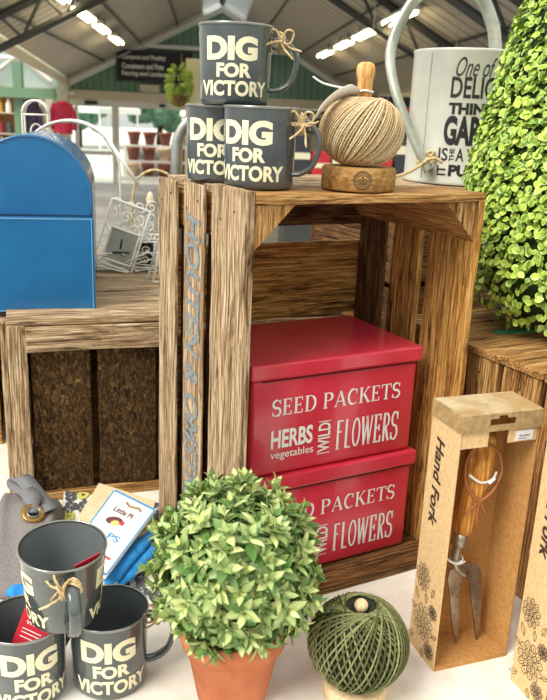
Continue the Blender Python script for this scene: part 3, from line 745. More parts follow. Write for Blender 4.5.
u_ = mug('grey slogan mug on top of the two on the tall crate', (-.0615, 1.01, .6465), radians(2), seed=5, tails=3, sc=1.055)
u_.scale = (1.06, 1.06, 1.015)
mug('grey slogan mug on the table, right one of the bottom pair', (-.1745, .763, 0), radians(16), seed=8, tails=1, sc=1.05)
mug('grey slogan mug on the table at the left edge with a red card in it', (-.2625, .737, 0), radians(64), tie=False, tcent=radians(34), sc=1.05)
u_ = mug('grey slogan mug stacked on the pair of mugs at lower left', (-.2195, .744, .0985), radians(-66), taper=.82, sc=1.08, seed=12, tails=3, tilt=(0, radians(5)))
u_.scale = (1.09, 1.09, 1.0)
# red card in the left mug
rcd = thing('swing_tag', 'red printed swing tag standing in the left table mug', 'tag', (-.270, .733, .034), radians(-10))
T_ = Matrix.Rotation(radians(-24), 4, 'X') @ Matrix.Rotation(radians(14), 4, 'Y')
bm = NB(); box(bm, (-.018, -.0005, -.02), (.03, .0005, .068)); bmesh.ops.transform(bm, matrix=T_, verts=bm.verts); bobj('card', bm, M['redcard'], rcd)
bm = NB(); box(bm, (-.002, -.0012, .003), (.028, -.0006, .022)); bmesh.ops.transform(bm, matrix=T_, verts=bm.verts); bobj('price_sticker', bm, M['paper'], rcd)
pr = Print(); pr.ribbon([(-.01+.0012*k_, .048+.002*sin(k_*2.2)) for k_ in range(13)], .0012); pr.ribbon([(-.012, .04), (.012, .04)], .001); pr.ribbon([(-.012, .036), (.014, .036)], .001); pr.ribbon([(-.012, .031), (.01, .031)], .001)
pr.build('lettering', M['white'], rcd, lambda x, y: T_ @ Vector((x, -.0008, y)))
pr = Print()
for k_ in range(3): pr.circ(.006+k_*.007, .0115, .0026, .0014, 12)
pr.build('stamp', M['black'], rcd, lambda x, y: T_ @ Vector((x, -.0015, y)))
rc2 = thing('swing_tag', 'red swing tag in the stacked mug, its edge along the rim', 'tag', (-.188, .735, .169), radians(35))
bm = NB(); box(bm, (-.016, -.0005, -.018), (.014, .0005, .006)); bmesh.ops.transform(bm, matrix=Matrix.Rotation(radians(-14), 4, 'Y') @ Matrix.Rotation(radians(14), 4, 'X'), verts=bm.verts); bobj('card', bm, M['redcard'], rc2)

# ------------------------------------------------------------------ twine balls
def ball(parent, c, a, b, N_, inc, r, m, core, seg=56, dual=.0012, name='strands', pole=0):
    bm = NB(); c = Vector(c)
    ca = Vector((0, 0, 0))
    lathe(bm, [(0, -b*.93)]+[(a*.955*cos(q), b*.955*sin(q)) for q in (radians(-75+150*i/14) for i in range(15))]+[(a*.2, b*.86), (0, b*.7)], 32, c); bobj('core', bm, core, parent, True)
    bm = NB()
    for k in range(N_):
        nd = 2*pi*k/N_+random.uniform(-.02, .02); pts = []; ii = inc+random.uniform(-.03, .03)
        rr_ = random.uniform(-.0005, .0006)
        for i in range(seg):
            q = 2*pi*i/seg; x, y, z = cos(q), sin(q)*cos(ii), sin(q)*sin(ii)
            x, y = x*cos(nd)-y*sin(nd), x*sin(nd)+y*cos(nd)
            off = dual*cos(q)+rr_
            pts.append(c+Vector((x*(a+off), y*(a+off), z*(b+off))))
        tube(bm, pts, r, 5, True)
    bobj(name, bm, m, parent, True)
tw = thing('twine_ball', 'natural jute twine ball on a wooden stand with upright peg', 'twine', (.098, 1.012, .551))
bm = NB(); lathe(bm, [(0, 0), (.0455, 0), (.0468, .002), (.0468, .026), (.0445, .0285), (0, .0285)], 48); st_ = bobj('stand', bm, M['beech'], tw, True)
bm = NB(); lathe(bm, [(0, .02), (.0095, .02), (.0095, .132), (.0115, .137), (.0118, .143), (.0105, .149), (.006, .152), (0, .1525)], 20); bobj('peg', bm, M['pegw'], tw, True)
ball(tw, (0, 0, .0705), .0505, .0435, 86, radians(64), .0012, M['jutes'], M['jutecore'], dual=.0016)
bm = NB()
for i in range(90):
    d = rv().normalized(); q = Vector((d.x*.052, d.y*.052, .0705+d.z*.045)); e = (d+rv(.8)).normalized(); tube(bm, [q, q+e*.004, q+e*.008+rv(.002)], .00018, 3)
bobj('loose_fibres', bm, M['jute'], tw)
pr = Print(); R0 = .0468
pr.circ(0, .0142, .0108, .0009, 32); pr.circ(0, .0142, .0072, .0005, 28)
for i in range(26):
    a = 2*pi*i/26; pr.ribbon([(.0082*cos(a), .0142+.0082*sin(a)), (.0098*cos(a), .0142+.0098*sin(a))], .0008)
cy_ = .0125
pr.ribbon([(-.0042, cy_-.0022), (.0042, cy_-.0022)], .0016); pr.ribbon([(-.0042, cy_-.0012), (-.005, cy_+.001), (-.0042, cy_+.0032), (-.0022, cy_+.003), (0, cy_+.0012), (.0022, cy_+.003), (.0042, cy_+.0032), (.005, cy_+.001), (.0042, cy_-.0012)], .0011)
pr.ribbon([(0, cy_-.001), (0, cy_+.0045)], .0009); pr.ell(0, cy_+.0052, .0011, .0011); pr.ell(-.0025, cy_+.0002, .0008, .0008); pr.ell(.0025, cy_+.0002, .0008, .0008)
def fst(x, y): a = -pi/2+radians(1)+x/R0; return ((R0+.0004)*cos(a), (R0+.0004)*sin(a), y)
pr.build('crest', M['ink'], st_, fst, cut=.002)
bm = NB(); pts = smoothpts([(-.009, -.006, .116), (-.024, -.016, .1175), (-.042, -.026, .108), (-.056, -.034, .094), (-.062, -.038, .083)], 5)
for i, q in enumerate(pts): pass
vs = []
for i, q in enumerate(pts):
    f = min(1, i/4)*.5+.5; hw = .010*f if i < len(pts)-1 else .008
    vs.append((bm.verts.new(q+Vector((.003, -hw, hw*.7))), bm.verts.new(q+Vector((-.003, hw*.6, -hw*.9)))))
for A, B in zip(vs, vs[1:]): bm.faces.new((A[0], A[1], B[1], B[0]))
o = bobj('paper_tag', bm, noisy('tag_card', (226, 216, 196), (246, 240, 228), 60, .7), tw, True, label='cream paper tag'); md = o.modifiers.new('s', 'SOLIDIFY'); md.thickness = .0006
bm = NB(); tube(bm, smoothpts([(-.010, -.006, .119), (-.03, -.012, .121), (-.052, -.016, .125), (-.065, -.018, .132)], 5), .0013, 6)
tube(bm, [(.0102*cos(a), .0102*sin(a), .118+.001*sin(a*3)) for a in (2*pi*i/16 for i in range(16))], .0014, 6, True); bobj('tag_string', bm, M['tie'], tw, True)
gt = thing('twine_ball', 'green twine ball on the table in front of the red tins', 'twine', (.110, .752, 0))
bm = NB(); lathe(bm, [(0, 0), (.034, 0), (.036, .002), (.036, .018), (.034, .02), (0, .02)], 40); bobj('stand', bm, M['palebeech'], gt, True)
bm = NB(); lathe(bm, [(0, .02), (.005, .02), (.005, .110)]+[(.0078*sin(q), .1185-.0078*cos(q)) for q in (.6+(pi-.6)*i/10 for i in range(11))], 18); bobj('peg', bm, M['palebeech'], gt, True)
ball(gt, (0, 0, .0705), .0555, .0515, 50, radians(70), .0012, M['green'], M['greencore'], dual=.0009)

# ------------------------------------------------------------------ potted boxwood ball
ptd = thing('potted_plant', 'round variegated leafy ball in a terracotta pot at front', 'plant', (-.031, .745, 0))
bm = NB(); lathe(bm, [(0, 0), (.0375, 0), (.0395, .002), (.053, .073), (.0585, .075), (.061, .1), (.057, .101), (.053, .08), (0, .078)], 48); bobj('pot', bm, M['terra'], ptd, True)
bm = NB(); lathe(bm, [(.052, .082), (.03, .09), (0, .092)], 24); bobj('soil', bm, M['soil'], ptd, True)
bm = NB(); uvl = bm.loops.layers.uv.new('UVMap'); sb = NB()
BC = Vector((0, 0, .168)); nr = 380
for i in range(nr):
    z = 1-2*(i+.5)/nr; a = i*2.399963; d = Vector((sqrt(1-z*z)*cos(a), sqrt(1-z*z)*sin(a), z)); d = (d+rv(.10)).normalized()
    if d.z < -.93: continue
    rad_ = .072+random.uniform(-.018, .010); P = BC+d*rad_
    if d.z < -.3: P.z = max(P.z, .094)
    s0 = d.orthogonal().normalized(); s1 = d.cross(s0); ph = random.uniform(0, 6.28)
    dd = (d+Vector((0, 0, .25))+rv(.25)).normalized(); s0 = dd.orthogonal().normalized(); s1 = dd.cross(s0)
    tube(sb, [BC+d*.03, P+dd*.008], .0009, 4)
    for ring, (n_, el_, L, off) in enumerate(((4, .25, .0245, 0), (4, .75, .021, .006), (3, 1.2, .016, .012))):
        for k in range(n_):
            q = ph+2*pi*k/n_+ring*.8+random.uniform(-.25, .25); side = s0*cos(q)+s1*sin(q); e = el_+random.uniform(-.15, .15)
            ld = side*cos(e)+dd*sin(e); nr_ = dd*cos(e)-side*sin(e)
            add_leaf(bm, uvl, P+dd*off, ld, nr_, L*random.uniform(.85, 1.2), .0102*random.uniform(.8, 1.2)*(1 if ring < 2 else .8), .22, .16)
leaf_obj('foliage', bm, M['leaf'], ptd); bobj('stems', sb, M['stemg'], ptd)

# ------------------------------------------------------------------ topiary cone
tp = thing('topiary', 'large clipped boxwood topiary cone on the right-hand crate', 'plant', C(.622, .049, .33))
prof = [(0, .14), (.03, .178), (.09, .200), (.17, .206), (.24, .203), (.33, .187), (.42, .166), (.55, .126), (.68, .075), (.80, .0)]
def prad(z):
    for (a, r0), (b, r1) in zip(prof, prof[1:]):
        if a <= z <= b: return r0+(r1-r0)*(z-a)/(b-a)
    return 0
bm = NB(); lathe(bm, [(0, .045)]+[(max(0, r-.02), z+.03) for z, r in prof], 28); bobj('core', bm, mat('dark_foliage', (44, 70, 24), .9), tp, True)
bm = NB(); uvl = bm.loops.layers.uv.new('UVMap')
for i in range(17500):
    z = random.triangular(-.02, .80, .16); z = max(z, random.uniform(-.012, .01))
    a = random.uniform(0, 2*pi); r = prad(max(0, z))-random.uniform(0, .016)
    if r < .005: continue
    slope = (prad(min(.80, z+.03))-prad(max(0, z-.03)))/.06
    d = Vector((cos(a), sin(a), -slope*.8)).normalized(); P = Vector((r*cos(a), r*sin(a), z+.012))
    nrm = (d+rv(.55)+Vector((0, 0, .35))).normalized(); tdir = (Vector((0, 0, 1))+rv(1.1)+d*.5); tdir = (tdir-nrm*tdir.dot(nrm))
    L = random.uniform(.0085, .0135); add_leaf(bm, uvl, P, tdir, nrm, L, L*.82, .25, .12, True)
leaf_obj('foliage', bm, M['box'], tp)
for k in range(5):
    a = radians(200)+2*pi*k/5
    bm = NB(); box(bm, (-.012, -.006, 0), (.06, .006, .003), .001); tube(bm, [(.0, 0, .003), (0, 0, .035)], .004, 8)
    bmesh.ops.transform(bm, matrix=Matrix.Rotation(a, 4, 'Z') @ Matrix.Translation((.10, 0, 0)), verts=bm.verts); bobj('foot', bm, M['greenpl'], tp, label='green plastic foot')

# ------------------------------------------------------------------ watering can
wc = thing('watering_can', 'pale grey watering can with black lettering behind the jute ball', 'watering can', (.357, 1.625, .5215), radians(-14))
CR, CHh = .107, .247
bm = NB(); lathe(bm, [(0, .004), (CR-.002, .004), (CR, 0), (CR+.002, .002), (CR, .006), (CR, CHh-.006), (CR+.002, CHh-.002), (CR, CHh), (CR-.003, CHh), (CR-.003, .01), (0, .01)], 64); bobj('body', bm, M['cangrey'], wc, True)
bm = NB(); tube(bm, [(CR*cos(a)*1.004, CR*sin(a)*1.004, z) for a, z in ((radians(-128), .01), (radians(-128), .24))], .0011, 6); bobj('seam', bm, M['canhandle'], wc)
bm = NB(); hp = smoothpts([(-.050, -.108, .025), (-.078, -.105, .07), (-.130, -.08, .17), (-.148, -.045, .25), (-.115, -.02, .335), (-.055, -.01, .372), (.0, 0, .355), (.035, 0, .30), (.048, 0, .245)], 8)
tube(bm, hp, .0155, 12, flat=.6); bobj('handle', bm, M['canhandle'], wc, True)
bm = NB(); tube(bm, [(CR-.01, 0, .05), (CR+.12, .02, .2), (CR+.16, .025, .25)], [.022, .014, .012], 14); lathe(bm, [(0, 0), (.03, 0), (.034, .03), (0, .034)], 20, (CR+.165, .025, .25)); bobj('spout', bm, M['cangrey'], wc, True)
pr = Print(); x0 = -.019
pr.text('One of the', x0+.006, .197, .105, .034, .0, .45); pr.text('DELICIOUS', x0, .159, .152, .038, .018); pr.text('THINGS', x0-.001, .130, .100, .021, .05)
pr.text('GARDEN', x0-.006, .074, .135, .054, .045); pr.text('IS', x0-.012, .045, .018, .024, .015); pr.text('THE', x0+.009, .045, .009, .024, .02, rot=90); pr.text('A WAY', x0+.021, .045, .07, .024, .015)
pr.text('IT', x0-.012, .018, .017, .018, .02, rot=90); pr.text('PUTS', x0+.010, .017, .07, .022, .05)
def fcan(x, y): a = radians(-90+14-17)+x/CR; return ((CR+.0007)*cos(a), (CR+.0007)*sin(a), y)
pr.build('lettering', M['black'], wc, fcan, cut=.006)
bm = NB()
for k in range(2):
    pts = [Vector((-.060, -.104, .045))+Vector((.016*cos(q), .016*sin(q)*.6-.004, .01*sin(q+k)+k*.006)) for q in (2*pi*i/12 for i in range(12))]; tube(bm, pts, .0028, 6, True)
tube(bm, smoothpts([(-.055, -.122, .045), (-.04, -.13, .05), (-.025, -.13, .042)], 4), .003, 6); tube(bm, smoothpts([(-.055, -.122, .045), (-.085, -.13, .022), (-.125, -.135, .008)], 4), .0028, 6)
bobj('raffia_tie', bm, M['raffia'], wc, True)

# ------------------------------------------------------------------ boxed hand forks
def flower(pr, x, y, r, n=9, sx=1.0):
    w_ = .00095
    pr.circ(x, y, r*.22, w_, 10); pr.circ(x, y, r*.1, w_, 8)
    for ring, (r0, r1, nn) in enumerate(((.25, .62, n), (.55, 1.0, n+3))):
        for k in range(nn):
            a = 2*pi*(k+.5*ring)/nn; hw = pi/nn*.85
            pts = [(x+sx*r*(r0+(r1-r0)*tt)*cos(a+hw*wv), y+r*(r0+(r1-r0)*tt)*sin(a+hw*wv)) for tt, wv in ((0, -.5), (.45, -1), (.85, -.7), (1, 0), (.85, .7), (.45, 1), (0, .5))]
            pr.ribbon(pts, w_)
            pr.ribbon([(x+sx*r*(r0+.1)*cos(a), y+r*(r0+.1)*sin(a)), (x+sx*r*(r0+(r1-r0)*.7)*cos(a), y+r*(r0+(r1-r0)*.7)*sin(a))], w_*.7)
def leafy(pr, x, y, L, a):
    pts = [(x+L*tt*cos(a)-wv*L*sin(a), y+L*tt*sin(a)+wv*L*cos(a)) for tt, wv in ((0, 0), (.3, .2), (.65, .2), (1, 0), (.65, -.2), (.3, -.2))]
    pr.ribbon(pts, .0007, True); pr.ribbon([pts[0], pts[3]], .0006)
FW, FD, FH, FY = .102, .060, .331, radians(20)
def forkbox(loc, label):
    o = thing('fork_carton', label, 'box', loc, FY, 'kraft hand fork cartons'); c = .0016
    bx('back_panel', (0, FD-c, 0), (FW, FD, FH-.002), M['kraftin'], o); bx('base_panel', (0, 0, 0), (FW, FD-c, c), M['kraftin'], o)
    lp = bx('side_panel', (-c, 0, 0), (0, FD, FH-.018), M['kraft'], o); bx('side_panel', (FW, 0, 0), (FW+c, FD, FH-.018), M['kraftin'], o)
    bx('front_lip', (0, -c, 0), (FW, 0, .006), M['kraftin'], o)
    bx('top_panel', (-c, 0, FH-.002), (FW+c, FD, FH), noisy('kraft_lid', (196, 180, 146), (166, 134, 86), 26, .85), o)
    bx('top_side_flap', (-c*2, 0, FH-.02), (-c, FD, FH), M['kraftdark'], o); bx('top_side_flap', (FW+c, 0, FH-.02), (FW+c*2, FD, FH), M['kraftdark'], o)
    # hanging flap with its slot
    bm = NB(); H0, H1 = FH-.021, FH; sx0, sx1, sz0, sz1 = .034, .068, FH-.014, FH-.006
    for a, b in (((-c, -c, H0), (sx0, 0, H1)), ((sx1, -c, H0), (FW+c, 0, H1)), ((sx0, -c, H0), (sx1, 0, sz0)), ((sx0, -c, sz1), (sx0+.011, 0, H1)), ((sx1-.011, -c, sz1), (sx1, 0, H1)), ((sx0+.011, -c, sz1+.0035), (sx1-.011, 0, H1))): box(bm, a, b)
    bobj('hanging_flap', bm, M['kraftdark'], o)
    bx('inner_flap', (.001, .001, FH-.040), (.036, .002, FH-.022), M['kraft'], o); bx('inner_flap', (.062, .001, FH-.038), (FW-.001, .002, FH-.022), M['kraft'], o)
    bx('price_sticker', (.072, .0002, FH-.0365), (.095, .0009, FH-.0245), M['paper'], o)
    pr = Print(); pr.ribbon([(.076+.0012*k_, FH-.0305+.0015*sin(k_*2.3)) for k_ in range(13)], .0009); pr.ribbon([(.075, FH-.034), (.087, FH-.034)], .0006); pr.build('scribble', M['black'], o, lambda x, y: (x, -.0002, y))
    pr = Print(); pr.text('Hand Fork', .0, .178, .0175, .112, .03, .22, rot=-90)
    pr.build('lettering', M['ink'], lp, lambda x, y: (-c-.0004, .0455-x, y+.0))
    pr = Print(); flower(pr, .028, .047, .0235, 8, .95); flower(pr, .018, .105, .0185, 7, .85); flower(pr, .046, .018, .011, 6); flower(pr, .046, .072, .0095, 6)
    for a_, b_, l_, g_ in ((.012, .07, .016, 2.0), (.04, .09, .014, 1.2), (.01, .018, .016, 3.6), (.05, .04, .012, .6), (.008, .055, .012, 2.7), (.03, .075, .014, 1.7), (.03, .012, .014, 5.0)): leafy(pr, a_, b_, l_, g_)
    pr.build('flower_print', M['ink'], lp, lambda x, y: (-c-.0004, FD-x, y))
    return o
M['kraftdark'] = noisy('kraft_flap', (150, 122, 80), (184, 152, 104), 120, .85)
forkbox((.211, .797, 0), 'kraft carton with a window showing a wooden-handled hand fork')
forkbox((.3235, .7325, 0), 'kraft hand fork carton cut off by the right edge')
def handfork(loc, label):
    o = thing('hand_fork', label, 'hand fork', loc, FY)
    A = Vector((.0605, .036, .296)); B = Vector((.0385, .032, .166)); d = (B-A).normalized()
    q = d.to_track_quat('-Z', 'Y').to_matrix().to_4x4(); MT = Matrix.Translation(B) @ q
    L = (B-A).length
    bm = NB(); lathe(bm, [(0, L), (.009, L-.002), (.014, L-.009), (.0162, L-.022), (.0164, L-.05), (.015, L-.08), (.013, L-.106), (.0115, .006), (.0105, 0), (0, 0)], 24); bmesh.ops.transform(bm, matrix=MT, verts=bm.verts); bobj('handle', bm, M['oak'], o, True)
    bm = NB(); lathe(bm, [(0, .001), (.0098, .001), (.0094, -.0165), (.006, -.018), (0, -.018)], 20); bmesh.ops.transform(bm, matrix=MT, verts=bm.verts); bobj('ferrule', bm, M['steel'], o, True)
    Nn = B+d*.016
    bm = NB(); tube(bm, smoothpts([Nn, (.0325, .030, .137), (.034, .029, .122), (.0475, .029, .109)], 5), [.0055]*10+[.005]*5+[.006], 12); bobj('neck', bm, M['steel'], o, True)
    # two flat tines from a rounded shoulder
    prs = [((.052, .001), (.0527, .001)), ((.0425, .03), (.0512, .03)), ((.031, .08), (.0448, .07)), ((.0245, .105), (.0425, .094)), ((.0262, .1165), (.0437, .1005)), ((.040, .122), (.0465, .1035)), ((.057, .1215), (.0505, .1035)), ((.0665, .117), (.0545, .1005)), ((.0715, .109), (.057, .094)), ((.077, .08), (.0632, .07)), ((.083, .03), (.0745, .03)), ((.0835, .001), (.0828, .001))]
    yb = lambda z: .029+max(0, .09-z)*.06
    bm = NB(); G = [[bm.verts.new((x, yb(z)+dy, z)) for (x, z) in pr2 for dy in (0, .0028)] for pr2 in prs]
    for A_, B_ in zip(G, G[1:]):
        for a_, b_ in ((0, 2), (2, 3), (3, 1), (1, 0)): bm.faces.new((A_[a_], A_[b_], B_[b_], B_[a_]))
    for q_ in (G[0], G[-1]): bm.faces.new((q_[0], q_[1], q_[3], q_[2]))
    bobj('tines', bm, M['steel'], o)
    bm = NB(); c_ = Vector((.047, .018, .0)) 
    tube(bm, smoothpts([(.047, .017, .213), (.030, .022, .232), (.030, .028, .262), (.046, .030, .284), (.058, .019, .280), (.071, .024, .268), (.076, .022, .245), (.062, .016, .225), (.047, .017, .213)], 6), .003, 6, flat=.6)
    tube(bm, smoothpts([(.047, .017, .213), (.043, .014, .200), (.045, .014, .186)], 4), .0018, 6, flat=.6); tube(bm, smoothpts([(.047, .016, .213), (.052, .014, .203), (.057, .015, .196)], 4), .0018, 6, flat=.6)
    tube(bm, smoothpts([(.047, .017, .213), (.034, .016, .205), (.028, .018, .196)], 4), .0014, 6)
    bobj('leather_strap', bm, M['leather'], o, True)
    bm = NB()
    tube(bm, smoothpts([(.03, .02, .248), (.045, .0165, .238), (.060, .0165, .240), (.069, .022, .246)], 5), .0016, 6); tube(bm, smoothpts([(.055, .015, .236), (.062, .014, .243)], 3), .002, 6)
    bobj('cable_tie', bm, M['tie'], o, True); bm = NB()
    tube(bm, smoothpts([(.006, .04, .151), (.016, .022, .138), (.03, .021, .130), (.041, .022, .131)], 5), .0013, 6)
    tube(bm, [(.034+.0075*cos(q), .030+.0075*sin(q), .131+.002*cos(q)) for q in (2*pi*i/14 for i in range(14))], .0011, 6, True)
    bobj('cable_tie', bm, M['tie'], o, True)
handfork((.211, .797, 0), 'wooden-handled steel hand fork inside the open kraft carton')

# ------------------------------------------------------------------ blue letter box
mb = thing('letter_box', 'glossy blue arched metal letter box on the left crate', 'letter box', (-.392, 1.243, LT+.001), radians(12))
bw, bs, bd = .0935, .178, .26
def arch(hw, zs, n=24, z0=0): return [(-hw, z0), (hw, z0)]+[(hw*cos(q), zs+hw*sin(q)) for q in (pi*i/n for i in range(n+1))]
bm = NB(); prism(bm, [(x, 0, z) for x, z in arch(bw, bs)], (0, .004, 0), (0, bd, 0)); bobj('body', bm, M['blueedge'], mb)
bm = NB(); prism(bm, [(x, 0, z) for x, z in [(-bw, .151), (bw, .151)]+arch(bw, bs)[2:]], (0, -.001, 0), (0, .004, 0))
bobj('front_panel', bm, M['blue'], mb)
bm = NB(); tube(bm, [(x*.985, -.001, z) for x, z in [(bw, .151)]+arch(bw, bs)[2:]+[(-bw, .151)]], .0022, 8); bobj('front_rim', bm, M['blueedge'], mb, True)
bm = NB(); box(bm, (-bw-.002, -.008, -.006), (bw+.002, .002, .148), .0015); bobj('flap_door', bm, M['blue'], mb)
bm = NB()
for a, b in (((-bw-.001, -.0088, -.005), (bw+.001, -.008, -.0035)), ((bw-.0025, -.0088, -.004), (bw-.0012, -.008, .146)), ((-bw-.001, -.0088, .1445), (bw+.001, -.008, .146))): box(bm, a, b)
bobj('door_edge', bm, mat('pale_blue_edge', (110, 172, 208), .3), mb)

# ------------------------------------------------------------------ wire things behind the letter box
def wobj(name, parent, paths, r, m, closed=()):
    bm = NB()
    for i, q in enumerate(paths): tube(bm, q, r, 6, i in closed)
    return bobj(name, bm, m, parent, True)
cl = thing('wire_cloche', 'arched wire and glass cloche behind the blue letter box', 'cloche', (-.423, 1.60, LT+.001), radians(12))
def archp(hw, zs, y, n=20): return [(hw, y, 0)]+[(hw*cos(q), y, zs+hw*sin(q)) for q in (pi*i/n for i in range(n+1))]+[(-hw, y, 0)]
hw, zs = .098, .192
for i in range(6): wobj('hoop', cl, [archp(hw, zs, i*.021)], .0022 if i in (0, 5) else .0014, M['wire'])
wobj('rail', cl, [[(hw*cos(q), 0, zs+hw*sin(q)), (hw*cos(q), .105, zs+hw*sin(q))] for q in (pi*i/10 for i in range(11))]+[[(hw, 0, .01+k*.06), (hw, .105, .01+k*.06)] for k in range(3)], .0013, M['wire'])
bm = NB(); a0 = archp(hw-.003, zs, 0)
for (x0, _, z0), (x1, _, z1) in zip(a0, a0[1:]):
    vs = [bm.verts.new(p) for p in ((x0, .004, z0), (x1, .004, z1), (x1, .101, z1), (x0, .101, z0))]; bm.faces.new(vs)
M['cgl'] = mat('cloche_glass', (225, 232, 232), .05, trans=.9); M['cgl'].node_tree.nodes['Principled BSDF'].inputs['IOR'].default_value = 1.15
o = bobj('glass', bm, M['cgl'], cl); md = o.modifiers.new('s', 'SOLIDIFY'); md.thickness = .002
wobj('prop_rod', cl, [[(.075, -.003, zs+.065), (.14, -.02, zs-.03)]], .0035, M['wire'])
# small lantern on the cloche
ln = thing('wire_lantern', 'small white arched wire lantern above the blue letter box', 'lantern', (-.532, 1.745, LT+.001), radians(12))
wobj('hoop', ln, [archp(.026, .300, -.02)], .002, M['wire']); wobj('hoop', ln, [archp(.026, .300, .03)], .002, M['wire'])
bm = NB(); prism(bm, [(.027*cos(q), 0, .300+.027*sin(q)) for q in (pi*i/14 for i in range(15))]+[(.024*cos(q), 0, .300+.024*sin(q)) for q in (pi*i/14 for i in range(14, -1, -1))], (0, -.022, 0), (0, .05, 0)); bmesh.ops.triangulate(bm, faces=[f for f in bm.faces if len(f.verts) > 4]); bobj('roof', bm, M['wpaint'], ln, True)
wobj('loop', ln, [[(.012*cos(q), 0, .26+.018*sin(q)) for q in (2*pi*i/14 for i in range(14))]], .0018, M['wire'], (0,)); wobj('shelf_rail', ln, [[(-.026, -.02, .297), (.026, -.02, .297)], [(-.026, .03, .297), (.026, .03, .297)], [(-.026, -.02, .21), (.026, -.02, .21)]], .0018, M['wire'])
bm = NB(); box(bm, (-.03, -.024, 0), (.03, .034, .02), .002); bobj('base', bm, M['wpaint'], ln)
# scrollwork photo stand and basket
def spiral(c, r0, turns, a0, sgn=1, n=26, pl='xz'):
    out = []
    for i in range(n):
        f = i/(n-1); a = a0+sgn*turns*2*pi*f; r = r0*(1-f*.85); out.append(Vector((c[0]+r*cos(a), c[1], c[2]+r*sin(a))))
    return out
ps = thing('photo_stand', 'pale wire scrollwork stand with a clock face, on the left crate', 'stand', (-.337, 1.545, LT+.001), radians(10))
tlt = Matrix.Rotation(radians(-12), 4, 'X') @ Matrix.Rotation(radians(18), 4, 'Y')
fr = [tlt @ Vector(p_) for p_ in ((-.03, 0, .012), (.035, 0, .012), (.035, 0, .115), (-.03, 0, .115))]
def dens(q, n=6):
    o = []
    for a, b in zip(q, q[1:]+q[:1]): o += [a+(b-a)*i/n for i in range(n)]
    return o
wobj('outer_frame', ps, [dens(fr)], .0018, M['wire'], (0,))
fr2 = [tlt @ Vector(p_) for p_ in ((-.018, -.001, .02), (.03, -.001, .02), (.03, -.001, .072), (-.018, -.001, .072))]
bm = NB(); prism(bm, fr2, (0, 0, 0), (0, .003, 0)); bobj('clock_face', bm, noisy('grey_face', (150, 152, 138), (176, 176, 162), 30, .5), ps)
wobj('face_frame', ps, [dens(fr2)], .002, M['wire'], (0,))
wobj('hands', ps, [[tlt @ Vector((.006, -.003, .042)), tlt @ Vector((.004, -.003, .058))], [tlt @ Vector((-.004, -.003, .033)), tlt @ Vector((.022, -.003, .041))]], .0013, M['black'])
ps.scale = (1.2, 1.2, 1.25)
sp = []
for k in range(10): sp.append([tlt @ q for q in spiral((-.02+(k % 4)*.02, .004, .075+(k//4)*.018), .011, 1.3, k*1.3, 1 if k % 2 else -1)])
wobj('scrollwork', ps, sp, .0011, M['wire'])
sp = []
for k in range(26): sp.append([Vector((random.uniform(-.05, .12), random.uniform(.01, .05), random.uniform(.004, .016)))+rv(.010)*i for i in range(5)])
for q in sp:
    for v in q: v.z = max(.003, v.z)
wobj('wire_tangle', ps, [smoothpts(q, 4) for q in sp], .0012, M['wire'])
ps2 = thing('wire_basket', 'pale wire basket with a tall loop handle behind the scrollwork stand', 'basket', (-.268, 1.63, LT+.001), radians(10))
wobj('handle', ps2, [smoothpts([(-.035, 0, .06), (-.037, 0, .12), (-.028, 0, .175), (.0, 0, .198), (.03, 0, .195), (.05, 0, .18)], 6)], .0028, M['raffia'])
wobj('rim', ps2, [[(.045*cos(q), .035*sin(q), .062) for q in (2*pi*i/20 for i in range(20))]], .002, M['wire'], (0,))
wobj('ribs', ps2, [[(.045*cos(q), .035*sin(q), .062), (.034*cos(q), .026*sin(q), .003)] for q in (2*pi*i/14 for i in range(14))]+[[(.034*cos(q), .026*sin(q), .003) for q in (2*pi*i/20 for i in range(21))]], .0014, M['wire'])
wobj('scrollwork', ps2, [spiral((-.02+k % 3*.022, -.036, .08+(k//3)*.024), .013, 1.4, k, 1 if k % 2 else -1) for k in range(9)], .0012, M['wire'])
bm = NB(); box(bm, (-.028, -.045, .004), (.006, -.041, .06)); bobj('dark_slate', bm, M['chalk'], ps2); wobj('slate_scroll', ps2, [spiral((-.011, -.047, .042), .009, 1.2, 0), spiral((-.011, -.047, .024), .009, 1.2, 3.1)], .0013, M['wire'])
hrt = thing('wire_heart', 'white scalloped wire heart leaning beside the tall crate', 'ornament', C(.125, .60, LT+.001), radians(10))
bm = NB(); prism(bm, [(.02*cos(q)*(1+.15*cos(6*q)), 0, .05+.034*sin(q)*(1+.1*cos(6*q))) for q in (2*pi*i/36 for i in range(36))], (0, 0, 0), (0, .004, 0)); bobj('plaque', bm, M['wpaint'], hrt)
wobj('frame', hrt, [dens([Vector((-.028, 0, .003)), Vector((.02, 0, .003)), Vector((.0, 0, .125))]), dens([Vector((-.04, 0, .003)), Vector((-.008, 0, .11))], 4)], .002, M['wire'], (0,))
brd = tag(bobj('bird_ornament', (lambda b: (lathe(b, [(0, -.018), (.006, -.012), (.009, 0), (.006, .012), (0, .018)], 14), bmesh.ops.translate(b, vec=Vector((-.268, 1.63, LT+.14)), verts=b.verts), b)[2])(NB()), M['cream'], None, True), 'small pale yellow oval ornament hanging in the wire basket loop', 'ornament')
